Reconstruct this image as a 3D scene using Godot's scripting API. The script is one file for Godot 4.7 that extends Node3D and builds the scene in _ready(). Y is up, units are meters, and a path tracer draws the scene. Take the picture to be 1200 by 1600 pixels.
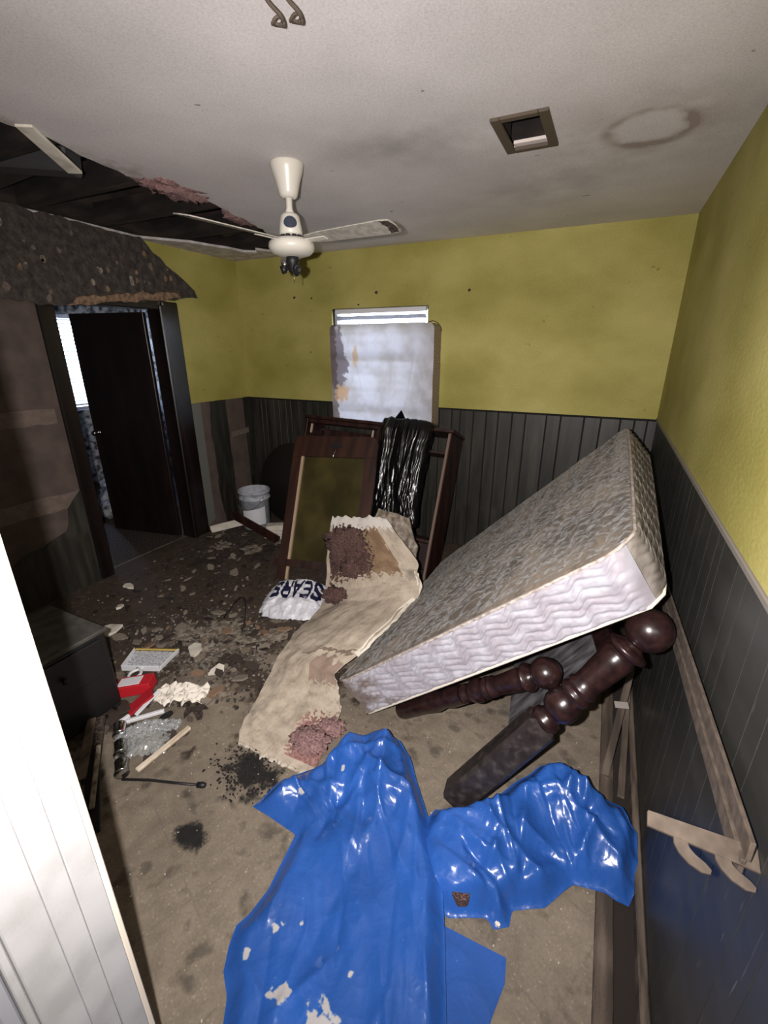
extends Node3D
# An abandoned bedroom seen from its doorway, lit by a camera flash and by daylight from the windows.

var rng := RandomNumberGenerator.new()
var M := {}
var eye := Vector3(0, 1.676, 0)

# ---------------------------------------------------------------- scene
func _ready() -> void:
	rng.seed = 71
	var cam := Camera3D.new()
	cam.name = "camera"
	cam.fov = 97.55
	cam.near = 0.02
	cam.position = eye
	cam.rotation_degrees = Vector3(-20.0, 25.74, 0)
	add_child(cam)
	cam.current = true
	var we := WorldEnvironment.new()
	we.name = "environment"
	var env := Environment.new()
	env.background_mode = Environment.BG_SKY
	var sky := Sky.new()
	var sm := ProceduralSkyMaterial.new()
	sm.sky_top_color = Color(0.70, 0.77, 0.92)
	sm.sky_horizon_color = Color(0.86, 0.91, 0.98)
	sm.ground_bottom_color = Color(0.35, 0.36, 0.33)
	sm.ground_horizon_color = Color(0.6, 0.62, 0.62)
	sky.sky_material = sm
	env.sky = sky
	env.background_energy_multiplier = 22.0
	env.tonemap_mode = Environment.TONE_MAPPER_LINEAR
	env.tonemap_exposure = 1.0
	env.sdfgi_enabled = true
	env.ssao_enabled = true
	env.ssil_enabled = true
	we.environment = env
	add_child(we)
	# the flash, a hand's width left of the lens
	var fl := SpotLight3D.new()
	fl.name = "camera_flash"
	fl.light_color = Color(1.0, 0.975, 0.965)
	fl.light_energy = 7.8
	fl.light_size = 0.006
	fl.spot_range = 20.0
	fl.spot_attenuation = 2.0
	fl.spot_angle = 72.0
	fl.spot_angle_attenuation = 1.0
	fl.shadow_enabled = true
	add_child(fl)
	fl.transform = cam.transform * Transform3D(Basis(), Vector3(-0.085, 0.02, 0.0))
	make_materials()
	build_shell()
	build_attic()
	build_far_room()
	build_mattress()
	build_tarp()
	build_drywall()
	build_cabinet()
	build_upright()
	build_panel_frame()
	build_bed()
	build_fan()
	build_ceiling_things()
	build_left_corner()
	build_floor_left()
	build_right_strips()
	build_litter()

# ---------------------------------------------------------------- nodes
func numbered(parent: Node, called: String) -> String:
	if not parent.has_node(called):
		return called
	var k := 1
	while parent.has_node("%s_%03d" % [called, k]):
		k += 1
	return "%s_%03d" % [called, k]

func tag(o: Node, label := "", category := "", group := "", kind := "") -> void:
	if label != "": o.set_meta("label", label)
	if category != "": o.set_meta("category", category)
	if group != "": o.set_meta("group", group)
	if kind != "": o.set_meta("kind", kind)

func thing(called: String, at: Vector3, label: String, category: String, group := "", kind := "") -> Node3D:
	var o := Node3D.new()
	o.name = numbered(self, called)
	add_child(o)
	o.position = at
	tag(o, label, category, group, kind)
	return o

# commits shapes given in room coordinates as one mesh under parent
func obj(called: String, st: SurfaceTool, mat: Material, parent: Node3D = null, label := "") -> MeshInstance3D:
	st.generate_normals()
	var mi := MeshInstance3D.new()
	mi.mesh = st.commit()
	mi.material_override = mat
	var p: Node = self if parent == null else parent
	mi.name = numbered(p, called)
	p.add_child(mi)
	if parent != null:
		mi.position = -parent.global_position
	if label != "": mi.set_meta("label", label)
	return mi

func st_new(smooth := false) -> SurfaceTool:
	var s := SurfaceTool.new()
	s.begin(Mesh.PRIMITIVE_TRIANGLES)
	s.set_smooth_group(0 if smooth else -1)
	return s

# ---------------------------------------------------------------- shapes
func tri(st: SurfaceTool, a: Vector3, b: Vector3, c: Vector3, out: Vector3, ua := Vector2.ZERO, ub := Vector2.ZERO, uc := Vector2.ZERO) -> void:
	var n := (c - a).cross(b - a)
	if n.dot(out) < 0.0:
		st.set_uv(ua); st.add_vertex(a)
		st.set_uv(uc); st.add_vertex(c)
		st.set_uv(ub); st.add_vertex(b)
	else:
		st.set_uv(ua); st.add_vertex(a)
		st.set_uv(ub); st.add_vertex(b)
		st.set_uv(uc); st.add_vertex(c)

func quad(st: SurfaceTool, a: Vector3, b: Vector3, c: Vector3, d: Vector3, out: Vector3) -> void:
	tri(st, a, b, c, out)
	tri(st, a, c, d, out)

# a block with chamfered edges; xf places its centre
func block(st: SurfaceTool, xf: Transform3D, size: Vector3, bev := 0.002) -> void:
	st.set_smooth_group(-1)
	var h := size * 0.5
	bev = minf(bev, 0.45 * minf(size.x, minf(size.y, size.z)))
	var ax := [Vector3.RIGHT, Vector3.UP, Vector3.BACK]
	for i in 3:
		for s in [-1.0, 1.0]:
			var j := (i + 1) % 3
			var k := (i + 2) % 3
			var n: Vector3 = ax[i] * s
			var c: Vector3 = n * h[i]
			var ju: Vector3 = ax[j] * (h[j] - bev)
			var ku: Vector3 = ax[k] * (h[k] - bev)
			quad(st, xf * (c - ju - ku), xf * (c + ju - ku), xf * (c + ju + ku), xf * (c - ju + ku), xf.basis * n)
	if bev <= 0.0:
		return
	for i in 3:
		var j := (i + 1) % 3
		var k := (i + 2) % 3
		for s in [-1.0, 1.0]:
			for t in [-1.0, 1.0]:
				var e: Vector3 = ax[i] * (h[i] - bev)
				var p1: Vector3 = ax[j] * s * h[j] + ax[k] * t * (h[k] - bev)
				var p2: Vector3 = ax[j] * s * (h[j] - bev) + ax[k] * t * h[k]
				quad(st, xf * (p1 - e), xf * (p1 + e), xf * (p2 + e), xf * (p2 - e), xf.basis * (ax[j] * s + ax[k] * t))
	for sx in [-1.0, 1.0]:
		for sy in [-1.0, 1.0]:
			for sz in [-1.0, 1.0]:
				var q := Vector3(sx, sy, sz)
				tri(st, xf * (q * Vector3(h.x, h.y - bev, h.z - bev)), xf * (q * Vector3(h.x - bev, h.y, h.z - bev)), xf * (q * Vector3(h.x - bev, h.y - bev, h.z)), xf.basis * q)

func span(st: SurfaceTool, lo: Vector3, hi: Vector3, bev := 0.002) -> void:
	block(st, Transform3D(Basis(), (lo + hi) * 0.5), (hi - lo).abs(), bev)

# a bar from a to b, w wide along side and t thick
func bar(st: SurfaceTool, a: Vector3, b: Vector3, side: Vector3, w: float, t: float, bev := 0.002) -> void:
	var y := (b - a).normalized()
	var x := (side - y * side.dot(y)).normalized()
	block(st, Transform3D(Basis(x, y, x.cross(y)), (a + b) * 0.5), Vector3(w, a.distance_to(b), t), bev)

# a flat outline (u, v) extruded by depth against n; uvr maps (u, v) to the texture
func prism(st: SurfaceTool, poly: PackedVector2Array, o: Vector3, u: Vector3, v: Vector3, n: Vector3, depth: float, uvr := Rect2(0, 0, 1, 1)) -> void:
	st.set_smooth_group(-1)
	var idx := Geometry2D.triangulate_polygon(poly)
	if idx.is_empty():
		push_error("outline does not triangulate")
		return
	for side in [0, 1]:
		var off = n * (-depth * side)
		for i in range(0, idx.size(), 3):
			var a := poly[idx[i]]
			var b := poly[idx[i + 1]]
			var c := poly[idx[i + 2]]
			tri(st, o + u * a.x + v * a.y + off, o + u * b.x + v * b.y + off, o + u * c.x + v * c.y + off, n * (1.0 - 2.0 * side), (a - uvr.position) / uvr.size, (b - uvr.position) / uvr.size, (c - uvr.position) / uvr.size)
	var cw := Geometry2D.is_polygon_clockwise(poly)
	for i in poly.size():
		var a := poly[i]
		var b := poly[(i + 1) % poly.size()]
		var d := b - a
		var e := Vector2(d.y, -d.x) * (-1.0 if cw else 1.0)
		var A := o + u * a.x + v * a.y
		var B := o + u * b.x + v * b.y
		var out := u * e.x + v * e.y
		var ta := (a - uvr.position) / uvr.size
		var tb := (b - uvr.position) / uvr.size
		tri(st, A, B, B - n * depth, out, ta, tb, tb)
		tri(st, A, B - n * depth, A - n * depth, out, ta, tb, ta)

func lathe(st: SurfaceTool, xf: Transform3D, prof: Array, seg := 28) -> void:
	st.set_smooth_group(0)
	for i in prof.size() - 1:
		var p: Vector2 = prof[i]
		var q: Vector2 = prof[i + 1]
		if p.distance_to(q) < 1e-6:
			continue
		for k in seg:
			var a := TAU * k / seg
			var b := TAU * (k + 1) / seg
			var ca := Vector3(cos(a), 0, sin(a))
			var cb := Vector3(cos(b), 0, sin(b))
			var m := (ca + cb).normalized()
			var d := q - p
			var out: Vector3 = xf.basis * (m * d.y + Vector3.UP * -d.x)
			var A: Vector3 = xf * (ca * p.x + Vector3.UP * p.y)
			var B: Vector3 = xf * (cb * p.x + Vector3.UP * p.y)
			var C: Vector3 = xf * (cb * q.x + Vector3.UP * q.y)
			var D: Vector3 = xf * (ca * q.x + Vector3.UP * q.y)
			var u0 := float(k) / seg
			var u1 := float(k + 1) / seg
			var v0 := float(i) / prof.size()
			var v1 := float(i + 1) / prof.size()
			if p.x > 1e-6: tri(st, A, B, C, out, Vector2(u0, v0), Vector2(u1, v0), Vector2(u1, v1))
			if q.x > 1e-6: tri(st, A, C, D, out, Vector2(u0, v0), Vector2(u1, v1), Vector2(u0, v1))

func along(a: Vector3, b: Vector3) -> Transform3D:
	var y := (b - a).normalized()
	var x := y.cross(Vector3.FORWARD if absf(y.z) < 0.9 else Vector3.RIGHT).normalized()
	return Transform3D(Basis(x, y, x.cross(y)), a)

func tube(st: SurfaceTool, pts: Array, r: float, seg := 8) -> void:
	st.set_smooth_group(0)
	var rings := []
	var ref := Vector3(0.31, 0.9, 0.17).normalized()
	for i in pts.size():
		var d: Vector3 = (pts[mini(i + 1, pts.size() - 1)] - pts[maxi(i - 1, 0)]).normalized()
		var x := (ref - d * ref.dot(d)).normalized()
		var y := d.cross(x)
		ref = x
		var ring := []
		for k in seg:
			var a := TAU * k / seg
			ring.append(pts[i] + (x * cos(a) + y * sin(a)) * r)
		rings.append(ring)
	for i in pts.size() - 1:
		for k in seg:
			var k2 := (k + 1) % seg
			var m: Vector3 = (rings[i][k] + rings[i][k2] + rings[i + 1][k] + rings[i + 1][k2]) * 0.25 - (pts[i] + pts[i + 1]) * 0.5
			quad(st, rings[i][k], rings[i][k2], rings[i + 1][k2], rings[i + 1][k], m)
	for e in [0, pts.size() - 1]:
		var d: Vector3 = pts[e] - pts[1 if e == 0 else e - 1]
		for k in seg:
			tri(st, pts[e], rings[e][k], rings[e][(k + 1) % seg], d)

# a smooth surface of nu by nv cells; f(u, v) gives a point
func sheet(st: SurfaceTool, nu: int, nv: int, f: Callable, flip := false) -> void:
	st.set_smooth_group(0)
	var p := []
	for j in nv + 1:
		for i in nu + 1:
			p.append(f.call(float(i) / nu, float(j) / nv))
	for j in nv:
		for i in nu:
			var q := [Vector2i(i, j), Vector2i(i + 1, j), Vector2i(i + 1, j + 1), Vector2i(i, j), Vector2i(i + 1, j + 1), Vector2i(i, j + 1)]
			if flip:
				q = [q[0], q[2], q[1], q[3], q[5], q[4]]
			for c in q:
				st.set_uv(Vector2(float(c.x) / nu, float(c.y) / nv))
				st.add_vertex(p[c.y * (nu + 1) + c.x])

# a sheet with thickness t along n(u, v) or a fixed vector
func thick_sheet(st: SurfaceTool, nu: int, nv: int, f: Callable, t: Vector3) -> void:
	sheet(st, nu, nv, f)
	sheet(st, nu, nv, func(u, v): return f.call(u, v) - t, true)
	st.set_smooth_group(-1)
	for e in 4:
		var n := nu if e < 2 else nv
		for i in n:
			var a := float(i) / n
			var b := float(i + 1) / n
			var pa: Vector2 = [Vector2(a, 0), Vector2(a, 1), Vector2(0, a), Vector2(1, a)][e]
			var pb: Vector2 = [Vector2(b, 0), Vector2(b, 1), Vector2(0, b), Vector2(1, b)][e]
			var A: Vector3 = f.call(pa.x, pa.y)
			var B: Vector3 = f.call(pb.x, pb.y)
			var inw: Vector3 = f.call(0.5, 0.5) - A
			tri(st, A, B, B - t, -inw, pa, pb, pb)
			tri(st, A, B - t, A - t, -inw, pa, pb, pa)

# six faces of a box of n cells; f(p in 0..1 cube) gives a point
func cube_sheet(st: SurfaceTool, n: Vector3i, f: Callable, only := -1) -> void:
	st.set_smooth_group(0)
	for i in 3:
		for s in 2:
			if only >= 0 and only != i * 2 + s:
				continue
			var j := (i + 1) % 3
			var k := (i + 2) % 3
			var g := func(u, v):
				var p := Vector3.ZERO
				p[i] = s
				p[j] = u
				p[k] = v
				return f.call(p)
			sheet(st, n[j], n[k], g, s == 1)

func ragged(poly: Array, amp: float, step: float, seed_ := 1) -> PackedVector2Array:
	var r := RandomNumberGenerator.new()
	r.seed = seed_
	var out := PackedVector2Array()
	for i in poly.size():
		var a: Vector2 = poly[i]
		var b: Vector2 = poly[(i + 1) % poly.size()]
		var n := maxi(1, int(a.distance_to(b) / step))
		var d := (b - a).normalized().orthogonal()
		for k in n:
			out.append(a.lerp(b, float(k) / n) + (d * r.randf_range(-amp, amp) if k > 0 else Vector2.ZERO))
	return out

func noise(seed_: int, freq: float, oct := 4, kind := FastNoiseLite.TYPE_SIMPLEX_SMOOTH, fractal := FastNoiseLite.FRACTAL_FBM) -> FastNoiseLite:
	var n := FastNoiseLite.new()
	n.seed = seed_
	n.noise_type = kind
	n.frequency = freq
	n.fractal_type = fractal
	n.fractal_octaves = oct
	return n

# ---------------------------------------------------------------- materials
func c8(r: float, g: float, b: float) -> Color:
	return Color(r / 255.0, g / 255.0, b / 255.0)

func flat(col: Color, rough := 0.8, metal := 0.0, spec := 0.5) -> StandardMaterial3D:
	var m := StandardMaterial3D.new()
	m.albedo_color = col
	m.roughness = rough
	m.metallic = metal
	m.metallic_specular = spec
	m.cull_mode = BaseMaterial3D.CULL_DISABLED
	return m

func bytes_of(n: FastNoiseLite, w: int, h: int, seamless := false) -> PackedByteArray:
	var im: Image = n.get_seamless_image(w, h) if seamless else n.get_image(w, h)
	im.convert(Image.FORMAT_L8)
	return im.get_data()

# a seamless texture of the given colour stops, spread by noise; sx, sy squeeze the grain
func grain_tex(seed_: int, freq: float, cols: Array, sx := 1, sy := 1, oct := 5, size := 256, gain := 1.6) -> ImageTexture:
	var im: Image = noise(seed_, freq, oct).get_seamless_image(size / sx, size / sy)
	im.convert(Image.FORMAT_L8)
	im.resize(size, size, Image.INTERPOLATE_CUBIC)
	var d := im.get_data()
	var fine := bytes_of(noise(seed_ + 9, 0.35, 2), size, size, true)
	var out := PackedByteArray()
	out.resize(size * size * 3)
	for i in size * size:
		var t := clampf((d[i] / 255.0 - 0.5) * gain + 0.5 + (fine[i] / 255.0 - 0.5) * 0.25, 0.0, 0.999) * (cols.size() - 1)
		var k := int(t)
		var c: Color = cols[k].lerp(cols[k + 1], t - k)
		out[i * 3] = int(c.r * 255.0)
		out[i * 3 + 1] = int(c.g * 255.0)
		out[i * 3 + 2] = int(c.b * 255.0)
	return ImageTexture.create_from_image(Image.create_from_data(size, size, false, Image.FORMAT_RGB8, out))

func bump_tex(seed_: int, freq: float, strength: float, size := 256, sx := 1, sy := 1, kind := FastNoiseLite.TYPE_SIMPLEX_SMOOTH) -> ImageTexture:
	var im: Image = noise(seed_, freq, 4, kind).get_seamless_image(size / sx, size / sy)
	im.convert(Image.FORMAT_RGBA8)
	im.resize(size, size, Image.INTERPOLATE_CUBIC)
	im.bump_map_to_normal_map(strength)
	return ImageTexture.create_from_image(im)

func tri_mat(tex: Texture2D, scale: Vector3, rough := 0.8, bump: Texture2D = null, bscale := 1.0, spec := 0.5) -> StandardMaterial3D:
	var m := flat(Color.WHITE, rough, 0.0, spec)
	m.albedo_texture = tex
	m.uv1_triplanar = true
	m.uv1_scale = scale
	if bump != null:
		m.normal_enabled = true
		m.normal_texture = bump
		m.normal_scale = bscale
	return m

func uv_mat(tex: Texture2D, rough := 0.85, bump: Texture2D = null, bscale := 1.0, spec := 0.5) -> StandardMaterial3D:
	var m := flat(Color.WHITE, rough, 0.0, spec)
	m.albedo_texture = tex
	if bump != null:
		m.normal_enabled = true
		m.normal_texture = bump
		m.normal_scale = bscale
	return m

func make_materials() -> void:
	M.wood_dark = tri_mat(grain_tex(3, 0.03, [c8(28, 15, 13), c8(46, 25, 20), c8(60, 33, 26)], 1, 8), Vector3(1.6, 1.6, 1.6), 0.45)
	M.cherry = tri_mat(grain_tex(4, 0.03, [c8(24, 15, 15), c8(36, 22, 22), c8(50, 31, 29)], 1, 1), Vector3(3, 3, 3), 0.28)
	M.cherry_worn = tri_mat(grain_tex(7, 0.06, [c8(26, 20, 20), c8(34, 28, 27), c8(44, 38, 37), c8(66, 61, 59)], 1, 1, 5, 256, 1.4), Vector3(1.4, 1.4, 1.4), 0.45)
	M.cherry_dusty = tri_mat(grain_tex(5, 0.04, [c8(46, 42, 43), c8(88, 85, 88), c8(128, 126, 130)], 1, 4), Vector3(1.6, 1.6, 1.6), 0.6)
	M.door_brown = tri_mat(grain_tex(6, 0.03, [c8(18, 13, 12), c8(25, 18, 16), c8(34, 24, 21)], 1, 8), Vector3(1.3, 1.3, 1.3), 0.3)
	M.plank = []
	for k in 4:
		var d = -14.0 + 3.0 * k
		M.plank.append(tri_mat(grain_tex(20 + k, 0.04, [c8(42 + d, 41 + d, 36 + d), c8(54 + d, 52 + d, 46 + d), c8(66 + d, 64 + d, 57 + d)], 1, 8), Vector3(1.1, 1.1, 1.1), 0.5))
	M.plank_r = []
	var pn := noise(30, 0.02, 4).get_seamless_image(128, 512)
	pn.convert(Image.FORMAT_L8)
	pn.resize(512, 512, Image.INTERPOLATE_CUBIC)
	var pd := pn.get_data()
	var pim := Image.create(512, 512, false, Image.FORMAT_RGB8)
	for i in 512 * 512:
		var q := (pd[i] - 128) / 128.0 * 9.0
		pim.set_pixel(i % 512, i / 512, c8(52 + q, 52 + q, 49 + q))
	var pr := RandomNumberGenerator.new()
	pr.seed = 31
	for k in 150:
		var px := pr.randi() % 512
		var py := pr.randi() % 400
		var pl := pr.randi_range(6, 90) if k % 4 == 0 else pr.randi_range(2, 14)
		var pa := pr.randf_range(0.15, 0.6)
		for i in pl:
			if pr.randf() < 0.75:
				pim.set_pixel(px, py + i, pim.get_pixel(px, py + i).lerp(c8(150, 148, 140), pa))
	var ptex := ImageTexture.create_from_image(pim)
	for k in 3:
		var pm := tri_mat(ptex, Vector3(0.8, 0.8, 0.8), 0.45)
		pm.uv1_offset = Vector3(0.0, 0.31 * k, 0.37 * k)
		M.plank_r.append(pm)
	M.substrate = tri_mat(grain_tex(40, 0.02, [c8(78, 66, 61), c8(86, 73, 67), c8(95, 81, 74)]), Vector3(0.9, 0.9, 0.9), 0.9)
	M.substrate_strip = tri_mat(grain_tex(41, 0.03, [c8(102, 89, 81), c8(116, 102, 93)]), Vector3(2, 2, 2), 0.9)
	M.dark_gap = flat(c8(22, 19, 17), 0.9)
	M.attic_wood = tri_mat(grain_tex(42, 0.03, [c8(20, 16, 14), c8(36, 28, 24), c8(58, 47, 41)], 4, 1), Vector3(1, 1, 1), 0.9)
	M.trim_white = tri_mat(grain_tex(43, 0.015, [c8(160, 159, 158), c8(174, 173, 173), c8(180, 179, 179)], 1, 1, 3), Vector3(1.4, 1.4, 1.4), 0.5)
	M.trim_cream = flat(c8(226, 214, 198), 0.6)
	M.plaster = tri_mat(grain_tex(44, 0.02, [c8(186, 178, 164), c8(214, 206, 192), c8(226, 219, 206)]), Vector3(1.5, 1.5, 1.5), 0.9)
	M.plaster_dirty = tri_mat(grain_tex(45, 0.03, [c8(84, 74, 64), c8(128, 117, 104), c8(164, 155, 142)]), Vector3(2.5, 2.5, 2.5), 0.95)
	M.paper_brown = tri_mat(grain_tex(46, 0.03, [c8(96, 74, 58), c8(132, 106, 84), c8(152, 126, 104)]), Vector3(3, 3, 3), 0.9)
	M.insulation = tri_mat(grain_tex(47, 0.08, [c8(104, 78, 76), c8(136, 106, 104), c8(162, 130, 128)]), Vector3(3, 3, 3), 1.0, bump_tex(48, 0.12, 8.0), 0.5)
	M.insulation_brown = tri_mat(grain_tex(49, 0.1, [c8(52, 37, 34), c8(88, 64, 58), c8(128, 98, 94)]), Vector3(4, 4, 4), 1.0, bump_tex(50, 0.12, 8.0), 1.0)
	M.muck = flat(c8(38, 30, 26), 0.9)
	M.flake_dark = tri_mat(grain_tex(51, 0.05, [c8(30, 24, 21), c8(56, 45, 39), c8(96, 84, 74)]), Vector3(4, 4, 4), 0.85)
	M.black_plastic = flat(c8(11, 11, 12), 0.24, 0.0, 0.5)
	M.black = flat(c8(20, 20, 21), 0.5)
	M.slat = flat(c8(156, 156, 160), 0.5)
	M.white_plastic = flat(c8(222, 222, 226), 0.35)
	M.fan_white = flat(c8(206, 201, 190), 0.35)
	M.chrome = flat(c8(190, 190, 190), 0.2, 1.0)
	M.rust = tri_mat(grain_tex(52, 0.05, [c8(70, 60, 51), c8(84, 73, 63), c8(98, 86, 75)]), Vector3(2, 2, 2), 0.8)
	M.old_board = tri_mat(grain_tex(53, 0.04, [c8(58, 49, 42), c8(84, 73, 63), c8(108, 96, 84)], 1, 8), Vector3(1.5, 1.5, 1.5), 0.85)
	M.stick = tri_mat(grain_tex(54, 0.04, [c8(186, 168, 146), c8(220, 206, 186)], 1, 6), Vector3(2, 2, 2), 0.8)

# ---------------------------------------------------------------- room shell
func wall_texture() -> ImageTexture:
	var W := 700
	var H := 500
	var a := bytes_of(noise(60, 0.006, 5), W, H)
	var b := bytes_of(noise(61, 0.05, 3), W, H)
	var f := bytes_of(noise(62, 0.5, 2), W, H)
	var out := PackedByteArray()
	out.resize(W * H * 3)
	for i in W * H:
		var k := 1.0 + (a[i] - 128) / 255.0 * 0.22 + (f[i] - 128) / 255.0 * 0.12
		var s := clampf((b[i] - 228) / 20.0, 0.0, 1.0) * 0.3
		k *= 1.0 - s
		out[i * 3] = clampi(int(168.0 * k), 0, 255)
		out[i * 3 + 1] = clampi(int(159.0 * k), 0, 255)
		out[i * 3 + 2] = clampi(int((86.0 + (a[i] - 128) * 0.08) * k), 0, 255)
	var im := Image.create_from_data(W, H, false, Image.FORMAT_RGB8, out)
	return ImageTexture.create_from_image(im)

func ceiling_texture() -> ImageTexture:
	# covers x -3.4 .. 0.4 and z -3.8 .. 0
	var S := 1000
	var a := bytes_of(noise(70, 0.004, 5), S, S)
	var b := bytes_of(noise(71, 0.03, 4), S, S)
	var f := bytes_of(noise(72, 0.45, 2), S, S)
	var g := bytes_of(noise(73, 0.012, 4), S, S)
	var out := PackedByteArray()
	out.resize(S * S * 3)
	for j in S:
		var z := -3.8 + 3.8 * j / S
		for i in S:
			var x := -3.4 + 3.8 * i / S
			var q := j * S + i
			var nb := (b[q] - 128) / 128.0
			var na := (a[q] - 128) / 128.0
			var ng := (g[q] - 128) / 128.0
			var k := 1.0 + na * 0.06 + (f[q] - 128) / 255.0 * 0.16
			if f[q] > 214: k *= 0.86
			var brown := 0.0
			# the ring of a leak
			var dx := (x - 0.0) / 0.115
			var dz := (z + 2.27) / 0.125
			var r := sqrt(dx * dx + dz * dz) + nb * 0.12 + ng * 0.15
			brown += 0.8 * exp(-pow((r - 1.2) / 0.22, 2.0)) * clampf(0.75 + 0.5 * ng + 0.35 * (z + 2.27) / -0.12 * 0.5, 0.15, 1.0)
			if r > 1.1: brown += 0.5 * exp(-(r - 1.1) * 0.9) * clampf(0.5 + ng + nb * 0.4, 0.0, 1.0)
			# mildew smears beside the fan, the vent and the leak
			var m1 := exp(-(pow((x + 0.85) / 0.34, 2.0) + pow((z + 2.0) / 0.22, 2.0)))
			var m2 := exp(-(pow((x + 0.45) / 0.35, 2.0) + pow((z + 2.75) / 0.3, 2.0)))
			var grey := 0.22 * m1 * clampf(0.6 + ng * 0.5 + nb * 0.15, 0.0, 1.0) + 0.14 * m2 * clampf(0.5 + ng * 0.6 + nb * 0.2, 0.0, 1.0)
			# wet brown border of the hole
			var e := x + 2.08 + 0.16 * (-z - 1.2)
			var wet := clampf(1.0 - (e + ng * 0.12 - 0.02) / 0.1, 0.0, 1.0) * 0.45 * clampf(0.5 + nb, 0.0, 1.0)
			brown += wet
			if nb > 0.8 and ng > 0.2: grey += 0.35
			brown = clampf(brown, 0.0, 0.75)
			k *= 1.0 - clampf(grey, 0.0, 0.5)
			out[q * 3] = clampi(int(lerpf(217, 146, brown) * k), 0, 255)
			out[q * 3 + 1] = clampi(int(lerpf(211, 130, brown) * k), 0, 255)
			out[q * 3 + 2] = clampi(int(lerpf(211, 119, brown) * k), 0, 255)
	return ImageTexture.create_from_image(Image.create_from_data(S, S, false, Image.FORMAT_RGB8, out))

func blotch(x: float, z: float, cx: float, cz: float, rx: float, rz: float) -> float:
	return 1.0 - sqrt(pow((x - cx) / rx, 2.0) + pow((z - cz) / rz, 2.0))

func floor_texture() -> ImageTexture:
	# covers x -3.4 .. 0.4 and z -3.8 .. 0
	var S := 1000
	var a := bytes_of(noise(80, 0.005, 5), S, S)
	var b := bytes_of(noise(81, 0.035, 5), S, S)
	var f := bytes_of(noise(82, 0.4, 3), S, S)
	var g := bytes_of(noise(83, 0.013, 5), S, S)
	var out := PackedByteArray()
	out.resize(S * S * 3)
	for j in S:
		var z := -3.8 + 3.8 * j / S
		for i in S:
			var x := -3.4 + 3.8 * i / S
			var q := j * S + i
			var na := (a[q] - 128) / 128.0
			var nb := (b[q] - 128) / 128.0
			var ng := (g[q] - 128) / 128.0
			var nf := (f[q] - 128) / 128.0
			var k := 1.0 + na * 0.1 + nf * 0.1 + nb * 0.1
			var R := 122.0
			var G := 111.0
			var B := 97.0
			# footprints, stains and joints between the old floor tiles
			var st := clampf((nb + ng * 0.7 - 0.3) / 0.6, 0.0, 1.0) * 0.34
			var jx := absf(fposmod(x * 0.92 + z * 0.39 + 0.05, 0.305) - 0.1525)
			var jz := absf(fposmod(z * 0.92 - x * 0.39, 0.305) - 0.1525)
			if minf(jx, jz) < 0.003: st = maxf(st, 0.06 + 0.16 * nb)
			# wet litter of the collapsed ceiling over the rear left of the floor
			var edge := (-1.25 - x) * 0.85 + (-1.3 - z) * 0.75
			var muck := clampf((edge * 0.9 + ng * 0.75 + nb * 0.45 - 0.28) / 0.22, 0.0, 1.0)
			if x > -0.95: muck *= clampf((-0.5 - x) / 0.45, 0.0, 1.0)
			var spot := maxf(blotch(x, z, -1.12, -1.03, 0.15, 0.12), blotch(x, z, -1.132, -0.726, 0.075, 0.06))
			spot = clampf((spot + nb * 0.75 + ng * 0.3 + nf * 0.3 - 0.1) / 0.5, 0.0, 1.0)
			R = lerpf(R, 64, muck * (0.88 + 0.12 * nf))
			G = lerpf(G, 51, muck * (0.88 + 0.12 * nf))
			B = lerpf(B, 42, muck * (0.88 + 0.12 * nf))
			if muck > 0.3 and nb > 0.45:
				R += 40.0 * (nb - 0.3)
				G += 33.0 * (nb - 0.3)
				B += 28.0 * (nb - 0.3)
			# crushed plaster trodden into the litter
			var pale := clampf((maxf(blotch(x, z, -1.98, -1.6, 0.42, 0.3), blotch(x, z, -1.75, -1.28, 0.3, 0.2)) + nb * 0.9 + ng * 0.5 - 0.25) / 0.4, 0.0, 1.0) * (0.75 + 0.25 * nf)
			R = lerpf(R, 150, pale * 0.75)
			G = lerpf(G, 140, pale * 0.75)
			B = lerpf(B, 127, pale * 0.75)
			k *= (1.0 - st) * (1.0 - 0.86 * spot)
			# white crumbs trodden flat
			if f[q] > 208 and muck < 0.5: k *= 1.16
			out[q * 3] = clampi(int(R * k), 0, 255)
			out[q * 3 + 1] = clampi(int(G * k), 0, 255)
			out[q * 3 + 2] = clampi(int(B * k), 0, 255)
	return ImageTexture.create_from_image(Image.create_from_data(S, S, false, Image.FORMAT_RGB8, out))

func structure(called: String, label: String, category: String) -> Node3D:
	return thing(called, Vector3.ZERO, label, category, "", "structure")

func rect2(x0: float, y0: float, x1: float, y1: float) -> PackedVector2Array:
	return PackedVector2Array([Vector2(x0, y0), Vector2(x1, y0), Vector2(x1, y1), Vector2(x0, y1)])

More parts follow.
